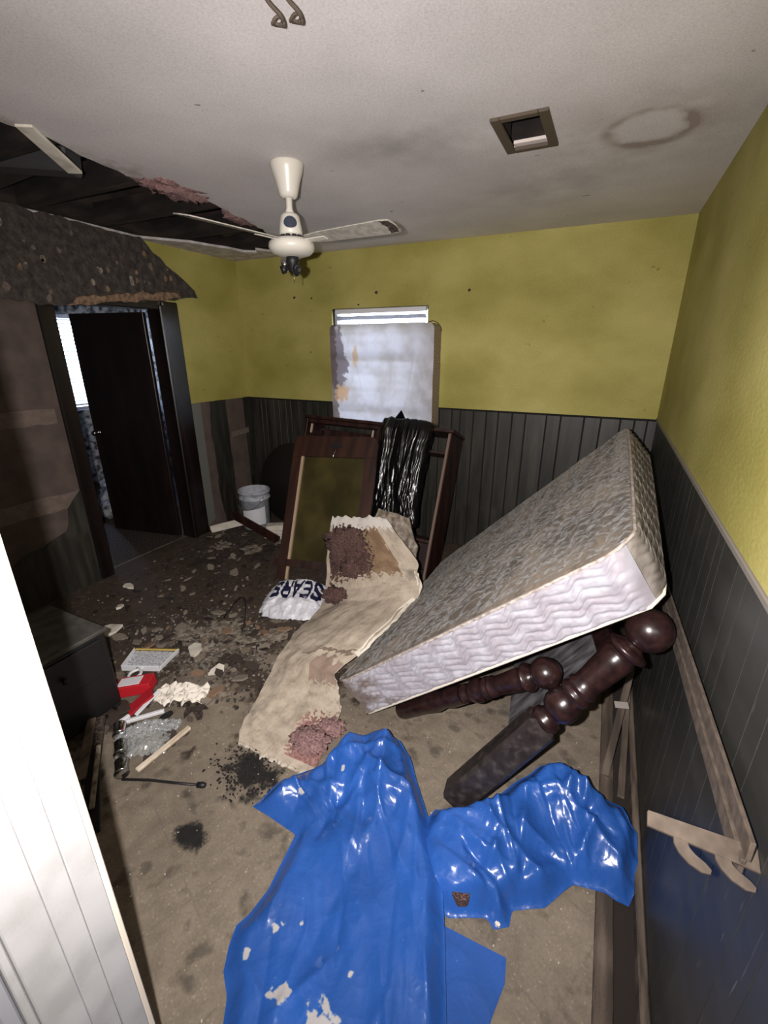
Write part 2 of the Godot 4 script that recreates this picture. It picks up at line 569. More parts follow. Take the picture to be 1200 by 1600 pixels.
func build_shell() -> void:
	M.yellow = uv_mat(wall_texture(), 0.75, bump_tex(63, 0.2, 2.0, 512), 0.08)
	M.ceiling = uv_mat(ceiling_texture(), 0.95)
	M.floor = uv_mat(floor_texture(), 0.8, bump_tex(84, 0.06, 3.0, 512), 0.3)
	var plan := Rect2(-3.4, -3.8, 3.8, 3.8)
	# floor
	var f := structure("floor", "dirty concrete floor with stains, trodden plaster and black wet litter", "floor")
	var s := st_new()
	prism(s, PackedVector2Array([Vector2(-3.42, -3.8), Vector2(0.5, -3.8), Vector2(0.5, 2.6), Vector2(-3.42, 2.6)]), Vector3.ZERO, Vector3.RIGHT, Vector3.BACK, Vector3.UP, 0.1, plan)
	obj("slab", s, M.floor, f)
	# ceiling: three pieces round the hole and the vent
	var c := structure("ceiling", "off-white stippled ceiling with leak stains, a large hole at left", "ceiling")
	s = st_new()
	var hole_r := [Vector2(-2.60, -3.47), Vector2(-2.51, -3.32), Vector2(-2.43, -3.18), Vector2(-2.25, -2.72), Vector2(-2.17, -2.33), Vector2(-2.09, -1.90), Vector2(-2.19, -1.75), Vector2(-2.15, -1.56), Vector2(-2.085, -1.345), Vector2(-2.10, -1.15), Vector2(-2.25, -0.95)]
	var mid := [Vector2(-0.42, -3.72), Vector2(-2.60, -3.72)]
	var rr := ragged(hole_r, 0.014, 0.05, 5)
	for p in rr:
		if p.y > -3.475 and p.y < -0.94: mid.append(p)
		if p.distance_to(hole_r[-1]) < 0.001: break
	mid.append_array([Vector2(-2.25, 0.0), Vector2(-0.42, 0.0), Vector2(-0.42, -1.935), Vector2(-0.512, -1.935), Vector2(-0.512, -2.248), Vector2(-0.42, -2.248)])
	prism(s, PackedVector2Array(mid), Vector3(0, 2.44, 0), Vector3.RIGHT, Vector3.BACK, Vector3.DOWN, 0.016, plan)
	prism(s, PackedVector2Array([Vector2(-0.42, -3.72), Vector2(0.42, -3.72), Vector2(0.42, 0), Vector2(-0.42, 0), Vector2(-0.42, -1.935), Vector2(-0.325, -1.935), Vector2(-0.325, -2.248), Vector2(-0.42, -2.248)]), Vector3(0, 2.44, 0), Vector3.RIGHT, Vector3.BACK, Vector3.DOWN, 0.016, plan)
	prism(s, PackedVector2Array([Vector2(-2.60, -3.72), Vector2(-3.42, -3.72), Vector2(-3.42, 0), Vector2(-2.25, 0), Vector2(-2.25, -0.95), Vector2(-2.7, -0.9), Vector2(-3.24, -0.93), Vector2(-3.262, -1.7), Vector2(-3.25, -2.1), Vector2(-3.268, -2.62), Vector2(-3.13, -2.8), Vector2(-3.05, -2.9), Vector2(-3.0, -3.07), Vector2(-2.95, -3.2), Vector2(-2.93, -3.36), Vector2(-2.84, -3.42), Vector2(-2.78, -3.33), Vector2(-2.72, -3.45), Vector2(-2.60, -3.47)]), Vector3(0, 2.44, 0), Vector3.RIGHT, Vector3.BACK, Vector3.DOWN, 0.016, plan)
	obj("board", s, M.ceiling, c)
	# wall_back: yellow board above, planks below, round a window
	var w := structure("wall_back", "back wall, yellow paint above dark grooved planks, window at its middle", "wall")
	s = st_new()
	prism(s, PackedVector2Array([Vector2(-3.42, 1.214), Vector2(-2.27, 1.214), Vector2(-2.27, 2.0), Vector2(-1.37, 2.0), Vector2(-1.37, 1.214), Vector2(0.45, 1.214), Vector2(0.45, 2.45), Vector2(-3.42, 2.45)]), Vector3(0, 0, -3.655), Vector3.RIGHT, Vector3.UP, Vector3.BACK, 0.02, Rect2(-3.4, 0.9, 3.9, 1.9))
	obj("painted_board", s, M.yellow, w)
	s = st_new()
	prism(s, PackedVector2Array([Vector2(-3.42, 0), Vector2(0.45, 0), Vector2(0.45, 1.0), Vector2(-3.42, 1.0)]), Vector3(0, 0, -3.675), Vector3.RIGHT, Vector3.UP, Vector3.BACK, 0.12)
	prism(s, PackedVector2Array([Vector2(-3.42, 1.0), Vector2(-2.27, 1.0), Vector2(-2.27, 2.0), Vector2(-1.37, 2.0), Vector2(-1.37, 1.0), Vector2(0.45, 1.0), Vector2(0.45, 2.6), Vector2(-3.42, 2.6)]), Vector3(0, 0, -3.675), Vector3.RIGHT, Vector3.UP, Vector3.BACK, 0.12)
	obj("core", s, M.dark_gap, w)
	var gx := [0.351, 0.288, 0.208, 0.118, -0.009, -0.122, -0.285, -0.388, -0.542, -0.645, -0.754, -0.85, -0.956, -1.066]
	var x := -1.066
	while x > -3.25:
		x -= rng.randf_range(0.06, 0.14)
		gx.append(maxf(x, -3.31))
	for i in gx.size() - 1:
		s = st_new()
		var x0: float = gx[i + 1] + 0.003
		var x1: float = gx[i] - 0.003
		var top := 1.2
		if x1 > -2.27 and x0 < -1.37: top = 0.995
		span(s, Vector3(x0, 0.0, -3.676), Vector3(x1, top, -3.666 + 0.002 * (i % 2)), 0.003)
		obj("plank", s, M.plank[(i * 7 + i / 3) % 4], w)
	for q in [[-2.656, 2.107, 0.016], [-2.471, 2.094, 0.014], [-1.832, 2.111, 0.02], [-1.05, 2.092, 0.016], [-2.002, 2.026, 0.012]]:
		var sc := []
		for k in 7:
			var a := TAU * k / 7.0
			sc.append(Vector2(q[0], q[1]) + Vector2(cos(a), sin(a) * 0.8) * q[2] * rng.randf_range(0.5, 1.1))
		s = st_new()
		prism(s, PackedVector2Array(sc), Vector3(0, 0, -3.652), Vector3.RIGHT, Vector3.UP, Vector3.BACK, 0.006)
		obj("nail_scar", s, M.flake_dark, w)
	# wall_right
	w = structure("wall_right", "right wall, yellow paint above scuffed charcoal planks", "wall")
	s = st_new()
	prism(s, rect2(-3.72, 1.225, 2.6, 2.6), Vector3(0.339, 0, 0), Vector3.BACK, Vector3.UP, Vector3.LEFT, 0.02, Rect2(-3.7, 0.85, 3.9, 1.9))
	obj("painted_board", s, M.yellow, w)
	s = st_new()
	prism(s, rect2(-3.72, 0.0, 2.6, 2.6), Vector3(0.359, 0, 0), Vector3.BACK, Vector3.UP, Vector3.LEFT, 0.12)
	obj("core", s, M.dark_gap, w)
	var z := -3.66
	var i2 := 0
	while z < 0.2:
		var wd: float = [0.101, 0.068, 0.152, 0.084, 0.122][i2 % 5]
		s = st_new()
		span(s, Vector3(0.343, 0.0, z + 0.0008), Vector3(0.36, 1.21, z + wd - 0.0008), 0.001)
		obj("plank", s, M.plank_r[(i2 * 5 + i2 / 2) % 3], w)
		z += wd
		i2 += 1
	var t := structure("trim_1", "thin grey ledge capping the planks on the right wall", "trim")
	s = st_new()
	span(s, Vector3(0.333, 1.206, -3.65), Vector3(0.36, 1.224, 1.0), 0.003)
	obj("cap", s, flat(c8(122, 116, 108), 0.7), t)
	# wall_left
	w = structure("wall_left", "left wall stripped to brown board, yellow paint beside the doorway", "wall")
	s = st_new()
	prism(s, PackedVector2Array([Vector2(-3.72, 0), Vector2(-2.78, 0), Vector2(-2.78, 2.0), Vector2(-1.87, 2.0), Vector2(-1.87, 0), Vector2(-0.1, 0), Vector2(-0.1, 2.46), Vector2(-3.72, 2.46)]), Vector3(-3.312, 0, 0), Vector3.BACK, Vector3.UP, Vector3.RIGHT, 0.11)
	obj("core", s, M.substrate, w)
	s = st_new()
	prism(s, PackedVector2Array([Vector2(-3.66, 1.214), Vector2(-2.91, 1.219), Vector2(-2.91, 2.0), Vector2(-2.6, 2.1), Vector2(-2.4, 2.45), Vector2(-3.66, 2.45)]), Vector3(-3.3, 0, 0), Vector3.BACK, Vector3.UP, Vector3.RIGHT, 0.012, Rect2(-3.7, 0.7, 3.9, 1.9))
	obj("painted_board", s, M.yellow, w)
	# what is left of its planks right of the doorway
	s = st_new()
	prism(s, PackedVector2Array([Vector2(-3.012, 0.1), Vector2(-2.912, 0.05), Vector2(-2.912, 1.216), Vector2(-3.016, 1.216)]), Vector3(-3.3, 0, 0), Vector3.BACK, Vector3.UP, Vector3.RIGHT, 0.008)
	obj("plank", s, flat(c8(104, 104, 98), 0.7), w, "worn grey plank next to the door casing")
	s = st_new()
	prism(s, ragged([Vector2(-3.335, 0.02), Vector2(-3.16, 0.0), Vector2(-3.115, 0.35), Vector2(-3.125, 0.7), Vector2(-3.105, 0.95), Vector2(-3.135, 1.216), Vector2(-3.325, 1.216)], 0.007, 0.05, 3), Vector3(-3.298, 0, 0), Vector3.BACK, Vector3.UP, Vector3.RIGHT, 0.008)
	obj("plank", s, M.plank[1], w)
	s = st_new()
	prism(s, PackedVector2Array([Vector2(-3.66, 0.0), Vector2(-3.58, 0.0), Vector2(-3.57, 1.216), Vector2(-3.66, 1.216)]), Vector3(-3.3, 0, 0), Vector3.BACK, Vector3.UP, Vector3.RIGHT, 0.008)
	obj("plank", s, M.plank[0], w)
	for a in [[1.205, 1.31, -1.2, -1.79], [0.615, 0.735, -1.2, -1.82]]:
		s = st_new()
		prism(s, ragged([Vector2(a[3], a[0]), Vector2(a[2], a[0] + 0.01), Vector2(a[2], a[1]), Vector2(a[3], a[1] - 0.01)], 0.005, 0.06, 9), Vector3(-3.305, 0, 0), Vector3.BACK, Vector3.UP, Vector3.RIGHT, 0.007)
		obj("furring_strip", s, M.substrate_strip, w)
	s = st_new()
	prism(s, PackedVector2Array([Vector2(-3.6, 0.86), Vector2(-3.36, 0.85), Vector2(-3.36, 0.9), Vector2(-3.6, 0.915)]), Vector3(-3.296, 0, 0), Vector3.BACK, Vector3.UP, Vector3.RIGHT, 0.012)
	obj("furring_strip", s, M.substrate_strip, w)
	s = st_new()
	prism(s, ragged([Vector2(-1.86, 0.0), Vector2(-1.2, 0.0), Vector2(-1.2, 0.3), Vector2(-1.55, 0.42), Vector2(-1.68, 0.46), Vector2(-1.72, 0.62), Vector2(-1.82, 0.72), Vector2(-1.86, 0.7)], 0.015, 0.05, 4), Vector3(-3.302, 0, 0), Vector3.BACK, Vector3.UP, Vector3.RIGHT, 0.008)
	obj("torn_paneling", s, M.plank[3], w, "remnant of grey panelling torn off along its top")
	# the wall with the doorway in which the camera stands, and the hall behind it
	w = structure("wall_front", "wall beside the doorway in the foreground", "wall")
	s = st_new()
	prism(s, PackedVector2Array([Vector2(-3.42, 0), Vector2(-0.7, 0), Vector2(-0.7, 2.1), Vector2(0.36, 2.1), Vector2(0.36, 2.6), Vector2(-3.42, 2.6)]), Vector3(0, 0, -0.256), Vector3.RIGHT, Vector3.UP, Vector3.FORWARD, 0.148)
	obj("core", s, M.plaster, w)
	t = structure("trim_2", "white painted door jamb with casing, nearest the camera at lower left", "trim")
	for q in [["jamb_board", -0.68, -0.257, -0.2165], ["jamb_board", -0.68, -0.216, -0.1765], ["jamb_board", -0.678, -0.176, -0.1205], ["door_stop", -0.686, -0.12, -0.108]]:
		s = st_new()
		span(s, Vector3(-0.72, 0, q[2]), Vector3(q[1], 2.1, q[3]), 0.002)
		obj(q[0], s, M.trim_white, t)
	s = st_new()
	span(s, Vector3(-0.71, 0, -0.268), Vector3(-0.681, 2.1, -0.2575), 0.002)
	obj("casing_edge", s, M.trim_cream, t)
	s = st_new()
	span(s, Vector3(-0.73, 0, -0.107), Vector3(-0.698, 2.1, -0.085), 0.003)
	obj("casing_edge", s, flat(c8(150, 150, 156), 0.6), t)
	w = structure("wall_hall", "plain hall walls behind the camera", "wall")
	s = st_new()
	prism(s, PackedVector2Array([Vector2(-1.6, 0), Vector2(0.5, 0), Vector2(0.5, 2.6), Vector2(-1.6, 2.6)]), Vector3(0, 0, 2.3), Vector3.RIGHT, Vector3.UP, Vector3.FORWARD, 0.12)
	prism(s, rect2(-0.14, 0, 2.4, 2.6), Vector3(-1.5, 0, 0), Vector3.BACK, Vector3.UP, Vector3.RIGHT, 0.1)
	prism(s, rect2(-1.6, -0.02, 0.5, 2.42), Vector3(0, 2.44, 0), Vector3.RIGHT, Vector3.BACK, Vector3.DOWN, 0.1)
	obj("hall_board", s, M.plaster, w)
	# right foot of the wall: base board, gap with dirt, tack board
	t = structure("baseboard_right", "narrow dusty base board along the foot of the right wall", "baseboard")
	s = st_new()
	span(s, Vector3(0.318, 0, -3.65), Vector3(0.342, 0.05, 0.6), 0.004)
	obj("board", s, M.old_board, t)
	# doorway casing and door in the left wall
	t = structure("trim_3", "dark brown varnished casing of the doorway in the left wall", "trim")
	for a in [[-2.91, -2.76, -3.285, 2.03], [-2.765, -2.72, -3.27, 2.0], [-1.93, -1.83, -3.285, 2.0]]:
		s = st_new()
		span(s, Vector3(-3.43, 0, a[0]), Vector3(a[2], a[3], a[1]), 0.008)
		obj("casing", s, M.door_brown, t)
	s = st_new()
	span(s, Vector3(-3.43, 1.965, -2.72), Vector3(-3.285, 2.04, -1.93), 0.006)
	obj("head_casing", s, M.door_brown, t)
	var d := structure("door_1", "dark brown door standing open into the next room", "door")
	var hinge := Vector3(-3.44, 0.012, -2.7)
	var dd := (Vector3(-4.16, 0.012, -2.56) - hinge).normalized()
	s = st_new()
	bar(s, hinge + dd * 0.37, hinge + dd * 0.37 + Vector3.UP * 1.94, dd, 0.74, 0.036, 0.003)
	obj("leaf", s, M.door_brown, d)
	s = st_new()
	lathe(s, along(hinge + dd * 0.68 + Vector3(0, 0.95, 0.018), hinge + dd * 0.68 + Vector3(0, 0.95, 0.3)), [Vector2(0.026, 0), Vector2(0.026, 0.006), Vector2(0.01, 0.01), Vector2(0.01, 0.03), Vector2(0.024, 0.042), Vector2(0.026, 0.052), Vector2(0.018, 0.062), Vector2(0, 0.065)], 16)
	obj("knob", s, M.chrome, d)
	# window behind the upright cushion
	var wn := structure("window_1", "window in the back wall, mostly hidden by an upright mattress", "window")
	s = st_new()
	for a in [[-2.27, -2.245, 1.0, 2.0], [-1.395, -1.37, 1.0, 2.0], [-2.27, -1.37, 1.975, 2.0], [-2.27, -1.37, 1.0, 1.03], [-2.27, -1.37, 1.49, 1.52]]:
		span(s, Vector3(a[0], a[2], -3.78), Vector3(a[1], a[3], -3.70), 0.003)
	obj("window_frame", s, M.trim_white, wn)
	var glass := flat(Color(0.9, 0.95, 1.0, 0.08), 0.02)
	glass.transparency = BaseMaterial3D.TRANSPARENCY_ALPHA
	M.glass = glass
	for a in [[1.03, 1.49], [1.52, 1.975]]:
		s = st_new()
		span(s, Vector3(-2.245, a[0], -3.752), Vector3(-1.395, a[1], -3.748), 0.0)
		obj("pane", s, glass, wn)
	var bl := thing("window_blind", Vector3(-1.82, 1.97, -3.69), "white slatted blind above the upright mattress in the window", "blind")
	s = st_new()
	span(s, Vector3(-2.243, 1.96, -3.70), Vector3(-1.397, 1.995, -3.665), 0.003)
	obj("headrail", s, M.white_plastic, bl)
	var y := 1.925
	while y > 1.05:
		s = st_new()
		block(s, Transform3D(Basis(Vector3.RIGHT, deg_to_rad(-40)), Vector3(-1.82, y, -3.684)), Vector3(0.84, 0.003, 0.044), 0.0005)
		obj("slat", s, M.slat, bl)
		y -= 0.062
	for cx in [-2.1, -1.5]:
		s = st_new()
		tube(s, [Vector3(cx, 1.97, -3.66), Vector3(cx, 1.5, -3.66), Vector3(cx, 1.05, -3.66)], 0.0012, 5)
		obj("cord", s, M.white_plastic, bl)
	# ground outside
	var gr := structure("ground", "bare ground outside the windows", "ground")
	s = st_new()
	prism(s, rect2(-30, -30, 30, 30), Vector3(0, -0.3, 0), Vector3.RIGHT, Vector3.BACK, Vector3.UP, 0.1)
	obj("soil", s, flat(c8(120, 116, 96), 1.0), gr)

func build_attic() -> void:
	var a := structure("attic", "dark attic timbers above the hole in the ceiling", "attic")
	var s := st_new()
	prism(s, rect2(-6.5, -4.8, 0.6, 2.6), Vector3(0, 3.0, 0), Vector3.RIGHT, Vector3.BACK, Vector3.DOWN, 0.1)
	for q in [[Vector3(0.46, 2.44, -3.8), Vector3(0.56, 3.1, 2.6)], [Vector3(-6.5, 2.46, -3.84), Vector3(0.56, 3.1, -3.66)], [Vector3(-6.5, 2.46, 2.42), Vector3(0.56, 3.1, 2.52)], [Vector3(-3.5, 2.46, -3.8), Vector3(-3.33, 3.1, 2.6)]]:
		span(s, q[0], q[1], 0.0)
	obj("roof_deck", s, M.attic_wood, a)
	for z in [-0.95, -1.42, -1.9, -2.38, -2.86, -3.34]:
		s = st_new()
		bar(s, Vector3(-3.4, 2.53 + rng.randf_range(-0.01, 0.01), z), Vector3(0.3, 2.53, z + rng.randf_range(-0.03, 0.03)), Vector3.UP, 0.14, 0.045, 0.004)
		obj("joist", s, M.attic_wood, a)
	for q in [[Vector3(-3.3, 2.47, -1.55), Vector3(-2.3, 2.62, -1.72), 0.16], [Vector3(-3.2, 2.7, -2.1), Vector3(-2.1, 2.5, -2.25), 0.1], [Vector3(-2.9, 2.52, -3.1), Vector3(-2.1, 2.47, -2.75), 0.06]]:
		s = st_new()
		bar(s, q[0], q[1], Vector3(0.1, 0.3, 1), q[2], 0.02, 0.003)
		obj("loose_board", s, M.attic_wood, a)
	# fallen duct, grey
	var d := thing("duct_piece", Vector3(-2.7, 2.5, -1.45), "grey sheet metal duct piece inside the ceiling hole", "duct")
	s = st_new()
	bar(s, Vector3(-3.1, 2.56, -1.40), Vector3(-2.42, 2.50, -1.66), Vector3.UP, 0.1, 0.12, 0.01)
	obj("shell", s, flat(c8(84, 82, 84), 0.5, 0.4), d)
	# pink insulation hanging over the rim of the hole
	for q in [[Vector3(-2.14, 2.47, -1.98), Vector3(0.11, 0.06, 0.2), "pink insulation tuft behind the ceiling hole rim near the fan"], [Vector3(-2.3, 2.49, -1.12), Vector3(0.16, 0.06, 0.1), "pink insulation at the far left end of the ceiling hole"], [Vector3(-2.28, 2.47, -2.62), Vector3(0.06, 0.035, 0.14), "thin pink insulation strip on the rim beside the fan blade"]]:
		clump("insulation_tuft", q[0], q[1], M.insulation, q[2])
	# white strip that hangs from the rim
	var l := thing("ceiling_strip", Vector3(-2.15, 2.42, -1.4), "white batten hanging at the upper left rim of the hole", "batten")
	s = st_new()
	bar(s, Vector3(-2.05, 2.438, -1.24), Vector3(-2.235, 2.40, -1.53), Vector3(1, 0, -0.6), 0.06, 0.012, 0.002)
	obj("strip", s, M.plaster, l)
	# the sheet that swung down over the door
	var fp := thing("fallen_ceiling_panel", Vector3(-3.24, 1.95, -2.0), "mouldy grey ceiling panel hanging down over the doorway", "panel")
	s = st_new()
	var mot := tri_mat(grain_tex(90, 0.035, [c8(52, 46, 44), c8(64, 57, 54), c8(72, 65, 61), c8(84, 76, 71)], 1, 1, 5, 512, 1.3), Vector3(0.8, 0.8, 0.8), 0.95, bump_tex(91, 0.08, 6.0), 0.6)
	prism(s, ragged([Vector2(-1.0, 2.455), Vector2(-2.62, 2.445), Vector2(-2.81, 2.286), Vector2(-3.06, 2.135), Vector2(-3.09, 2.075), Vector2(-2.9, 2.055), Vector2(-2.614, 2.02), Vector2(-1.98, 1.94), Vector2(-1.6, 1.94), Vector2(-1.0, 1.92)], 0.012, 0.05, 6), Vector3(-3.24, 0, 0), Vector3.BACK, Vector3.UP, Vector3(0.985, -0.17, 0), 0.018)
	obj("sheet", s, mot, fp)
	s = st_new()
	prism(s, ragged([Vector2(-1.98, 1.94), Vector2(-2.614, 2.02), Vector2(-2.9, 2.055), Vector2(-2.88, 2.09), Vector2(-2.6, 2.07), Vector2(-2.3, 2.03), Vector2(-2.05, 1.99)], 0.012, 0.04, 8), Vector3(-3.228, 0, 0), Vector3.BACK, Vector3.UP, Vector3(0.985, -0.17, 0), 0.01)
	obj("peeled_paper", s, M.paper_brown, fp)
	var pr := RandomNumberGenerator.new()
	pr.seed = 9
	for k in 34:
		var pz := pr.randf_range(-2.85, -1.4)
		var py := pr.randf_range(1.97, 2.4)
		if py > 2.44 - maxf(0.0, -2.6 - pz) * 0.72: continue
		var rr := pr.randf_range(0.012, 0.04)
		var po := []
		for i in 6:
			var an := TAU * i / 6.0
			po.append(Vector2(pz, py) + Vector2(cos(an) * 0.7, sin(an)) * rr * pr.randf_range(0.5, 1.0))
		s = st_new()
		prism(s, PackedVector2Array(po), Vector3(-3.24 + 0.0015, 0, 0), Vector3.BACK, Vector3.UP, Vector3(0.985, -0.17, 0), 0.006)
		obj("paper_flake", s, [M.plaster_dirty, M.paper_brown, M.substrate_strip][k % 3], fp)

func clump(called: String, at: Vector3, r: Vector3, mat: Material, label: String, parent: Node3D = null, seed_ := 11, group := "") -> void:
	var n := noise(seed_ + int(absf(at.x) * 1000), 1.3, 3)
	var s := st_new(true)
	var f := func(p):
		var d: Vector3 = (p - Vector3(0.5, 0.5, 0.5)).normalized()
		var k := 1.0 + 0.55 * n.get_noise_3dv(d * 1.6) + 0.22 * n.get_noise_3dv(d * 6.0)
		return at + d * r * k
	cube_sheet(s, Vector3i(12, 12, 12), f)
	var o: Node3D = parent
	if o == null:
		o = thing(called, at - Vector3(0, r.y, 0), label, "insulation", group)
		obj("wool", s, mat, o)
	else:
		obj(called, s, mat, o, label)

func build_far_room() -> void:
	var w := structure("wall_next_room", "blotched grey plaster walls of the next room through the doorway", "wall")
	var m := tri_mat(grain_tex(95, 0.03, [c8(56, 56, 58), c8(140, 142, 146), c8(190, 192, 196), c8(206, 208, 212)], 1, 1, 5, 256, 1.5), Vector3(1.2, 1.2, 1.2), 0.9)
	var s := st_new()
	prism(s, PackedVector2Array([Vector2(-4.7, 0), Vector2(-0.6, 0), Vector2(-0.6, 2.6), Vector2(-4.7, 2.6), Vector2(-4.7, 2.06), Vector2(-3.1, 2.06), Vector2(-3.1, 0.94), Vector2(-4.7, 0.94)]), Vector3(-6.0, 0, 0), Vector3.BACK, Vector3.UP, Vector3.RIGHT, 0.12)
	prism(s, rect2(-6.1, 0, -3.4, 2.6), Vector3(0, 0, -4.6), Vector3.RIGHT, Vector3.UP, Vector3.BACK, 0.12)
	prism(s, rect2(-6.1, 0, -3.4, 2.6), Vector3(0, 0, -0.7), Vector3.RIGHT, Vector3.UP, Vector3.FORWARD, 0.12)
	prism(s, rect2(-6.1, -4.7, -3.42, -0.6), Vector3(0, 2.5, 0), Vector3.RIGHT, Vector3.BACK, Vector3.DOWN, 0.12)
	span(s, Vector3(-3.5, 0, -4.7), Vector3(-3.42, 2.6, -3.7), 0.0)
	obj("plaster", s, m, w)
	var f := structure("floor_next_room", "dark littered floor of the next room", "floor")
	s = st_new()
	prism(s, rect2(-6.1, -4.7, -3.42, -0.6), Vector3.ZERO, Vector3.RIGHT, Vector3.BACK, Vector3.UP, 0.1)
	obj("slab", s, M.flake_dark, f)
	var wn := structure("window_2", "bright window of the next room, a sliver beside the open door", "window")
	s = st_new()
	for a in [[-4.6, -4.55, 0.94, 2.06], [-3.15, -3.1, 0.94, 2.06], [-4.6, -3.1, 2.02, 2.06], [-4.6, -3.1, 0.94, 0.98]]:
		span(s, Vector3(-6.1, a[2], a[0]), Vector3(-6.03, a[3], a[1]), 0.003)
	obj("window_frame", s, M.trim_white, wn)
	s = st_new()
	span(s, Vector3(-6.08, 0.98, -4.55), Vector3(-6.075, 2.02, -3.15), 0.0)
	obj("pane", s, M.glass, wn)
	var b := thing("window_blind", Vector3(-6.0, 2.0, -3.9), "white slatted blind in the bright window of the next room", "blind")
	var y := 2.0
	while y > 1.0:
		s = st_new()
		block(s, Transform3D(Basis(Vector3.BACK, deg_to_rad(28)), Vector3(-5.99, y, -3.95)), Vector3(0.045, 0.0015, 1.24), 0.0005)
		obj("slat", s, M.white_plastic, b)
		y -= 0.045
	# rubble below that window
	for k in 5:
		var rb := thing("plaster_lump", Vector3(-4.5 - 0.3 * k, 0, -2.8 - 0.2 * k), "grey plaster lump on the next room's floor", "rubble", "plaster lumps in the next room")
		s = st_new(true)
		var c := Vector3(-4.5 - 0.3 * k, 0.09, -2.8 - 0.2 * k)
		var nz := noise(100 + k, 1.5, 2)
		cube_sheet(s, Vector3i(6, 6, 6), func(p):
			var d: Vector3 = (p - Vector3(0.5, 0.5, 0.5)).normalized()
			return c + d * Vector3(0.16, 0.1, 0.14) * (1.0 + 0.4 * nz.get_noise_3dv(d * 2.0)))
		obj("lump", s, m, rb)

# ---------------------------------------------------------------- the large leaning mattress
var MC := [Vector3(-0.828, 0.0, -1.476), Vector3(0.255, 0.982, -1.368), Vector3(-0.985, 0.154, -1.474), Vector3(0.133, 1.167, -1.367), Vector3(-0.79, 0.06, -2.9), Vector3(0.268, 1.13, -2.834), Vector3(-0.92, 0.199, -2.891), Vector3(0.127, 1.283, -2.813)]

func mattress_point(p: Vector3, bulge := 0.0) -> Vector3:
	# p: along the width (low to high), through the thickness, towards the back
	var dims := Vector3(1.47, 0.215, 1.44)
	var q := p * dims
	var r := 0.032
	var inner := Vector3(clampf(q.x, r, dims.x - r), clampf(q.y, r, dims.y - r), clampf(q.z, r, dims.z - r))
	var rc := 0.11
	# wider rounding of the four upright corners
	if (q.x < rc or q.x > dims.x - rc) and (q.z < rc or q.z > dims.z - rc):
		var ix := clampf(q.x, rc, dims.x - rc)
		var iz := clampf(q.z, rc, dims.z - rc)
		var e := Vector2(q.x - ix, q.z - iz)
		var lim := maxf(absf(e.x), absf(e.y))
		if e.length() > 1e-6:
			var en := e.normalized() * lim
			q.x = ix + en.x
			q.z = iz + en.y
	else:
		pass
	var v := q - inner
	if v.length() > r:
		q = inner + v.normalized() * r
	p = q / dims
	var a: Vector3 = MC[0].lerp(MC[1], p.x).lerp(MC[2].lerp(MC[3], p.x), p.y)
	var b: Vector3 = MC[4].lerp(MC[5], p.x).lerp(MC[6].lerp(MC[7], p.x), p.y)
	var o := a.lerp(b, p.z)
	# it sags between its raised edge and the floor
	o += Vector3(0.3, -0.55, 0).normalized() * bulge * sin(PI * clampf(p.x, 0, 1)) * 0.02
	return o

func zig(t: float) -> float:
	var f := fposmod(t, 1.0)
	return 4.0 * absf(f - 0.5) - 1.0

func quilt_depth(s: float, y: float) -> float:
	# wavy stitch lines along a side: s metres along, y metres up
	var d := 1.0
	for k in 8:
		var yy := 0.012 + 0.03 * k + 0.011 * sin(s / 0.125 * TAU + 0.5 * sin(s / 0.125 * TAU)) + 0.004 * sin(s * 9.0 + k * 1.7)
		d = minf(d, absf(y - yy))
	return -0.006 * exp(-pow(d / 0.0048, 2.0)) + 0.003

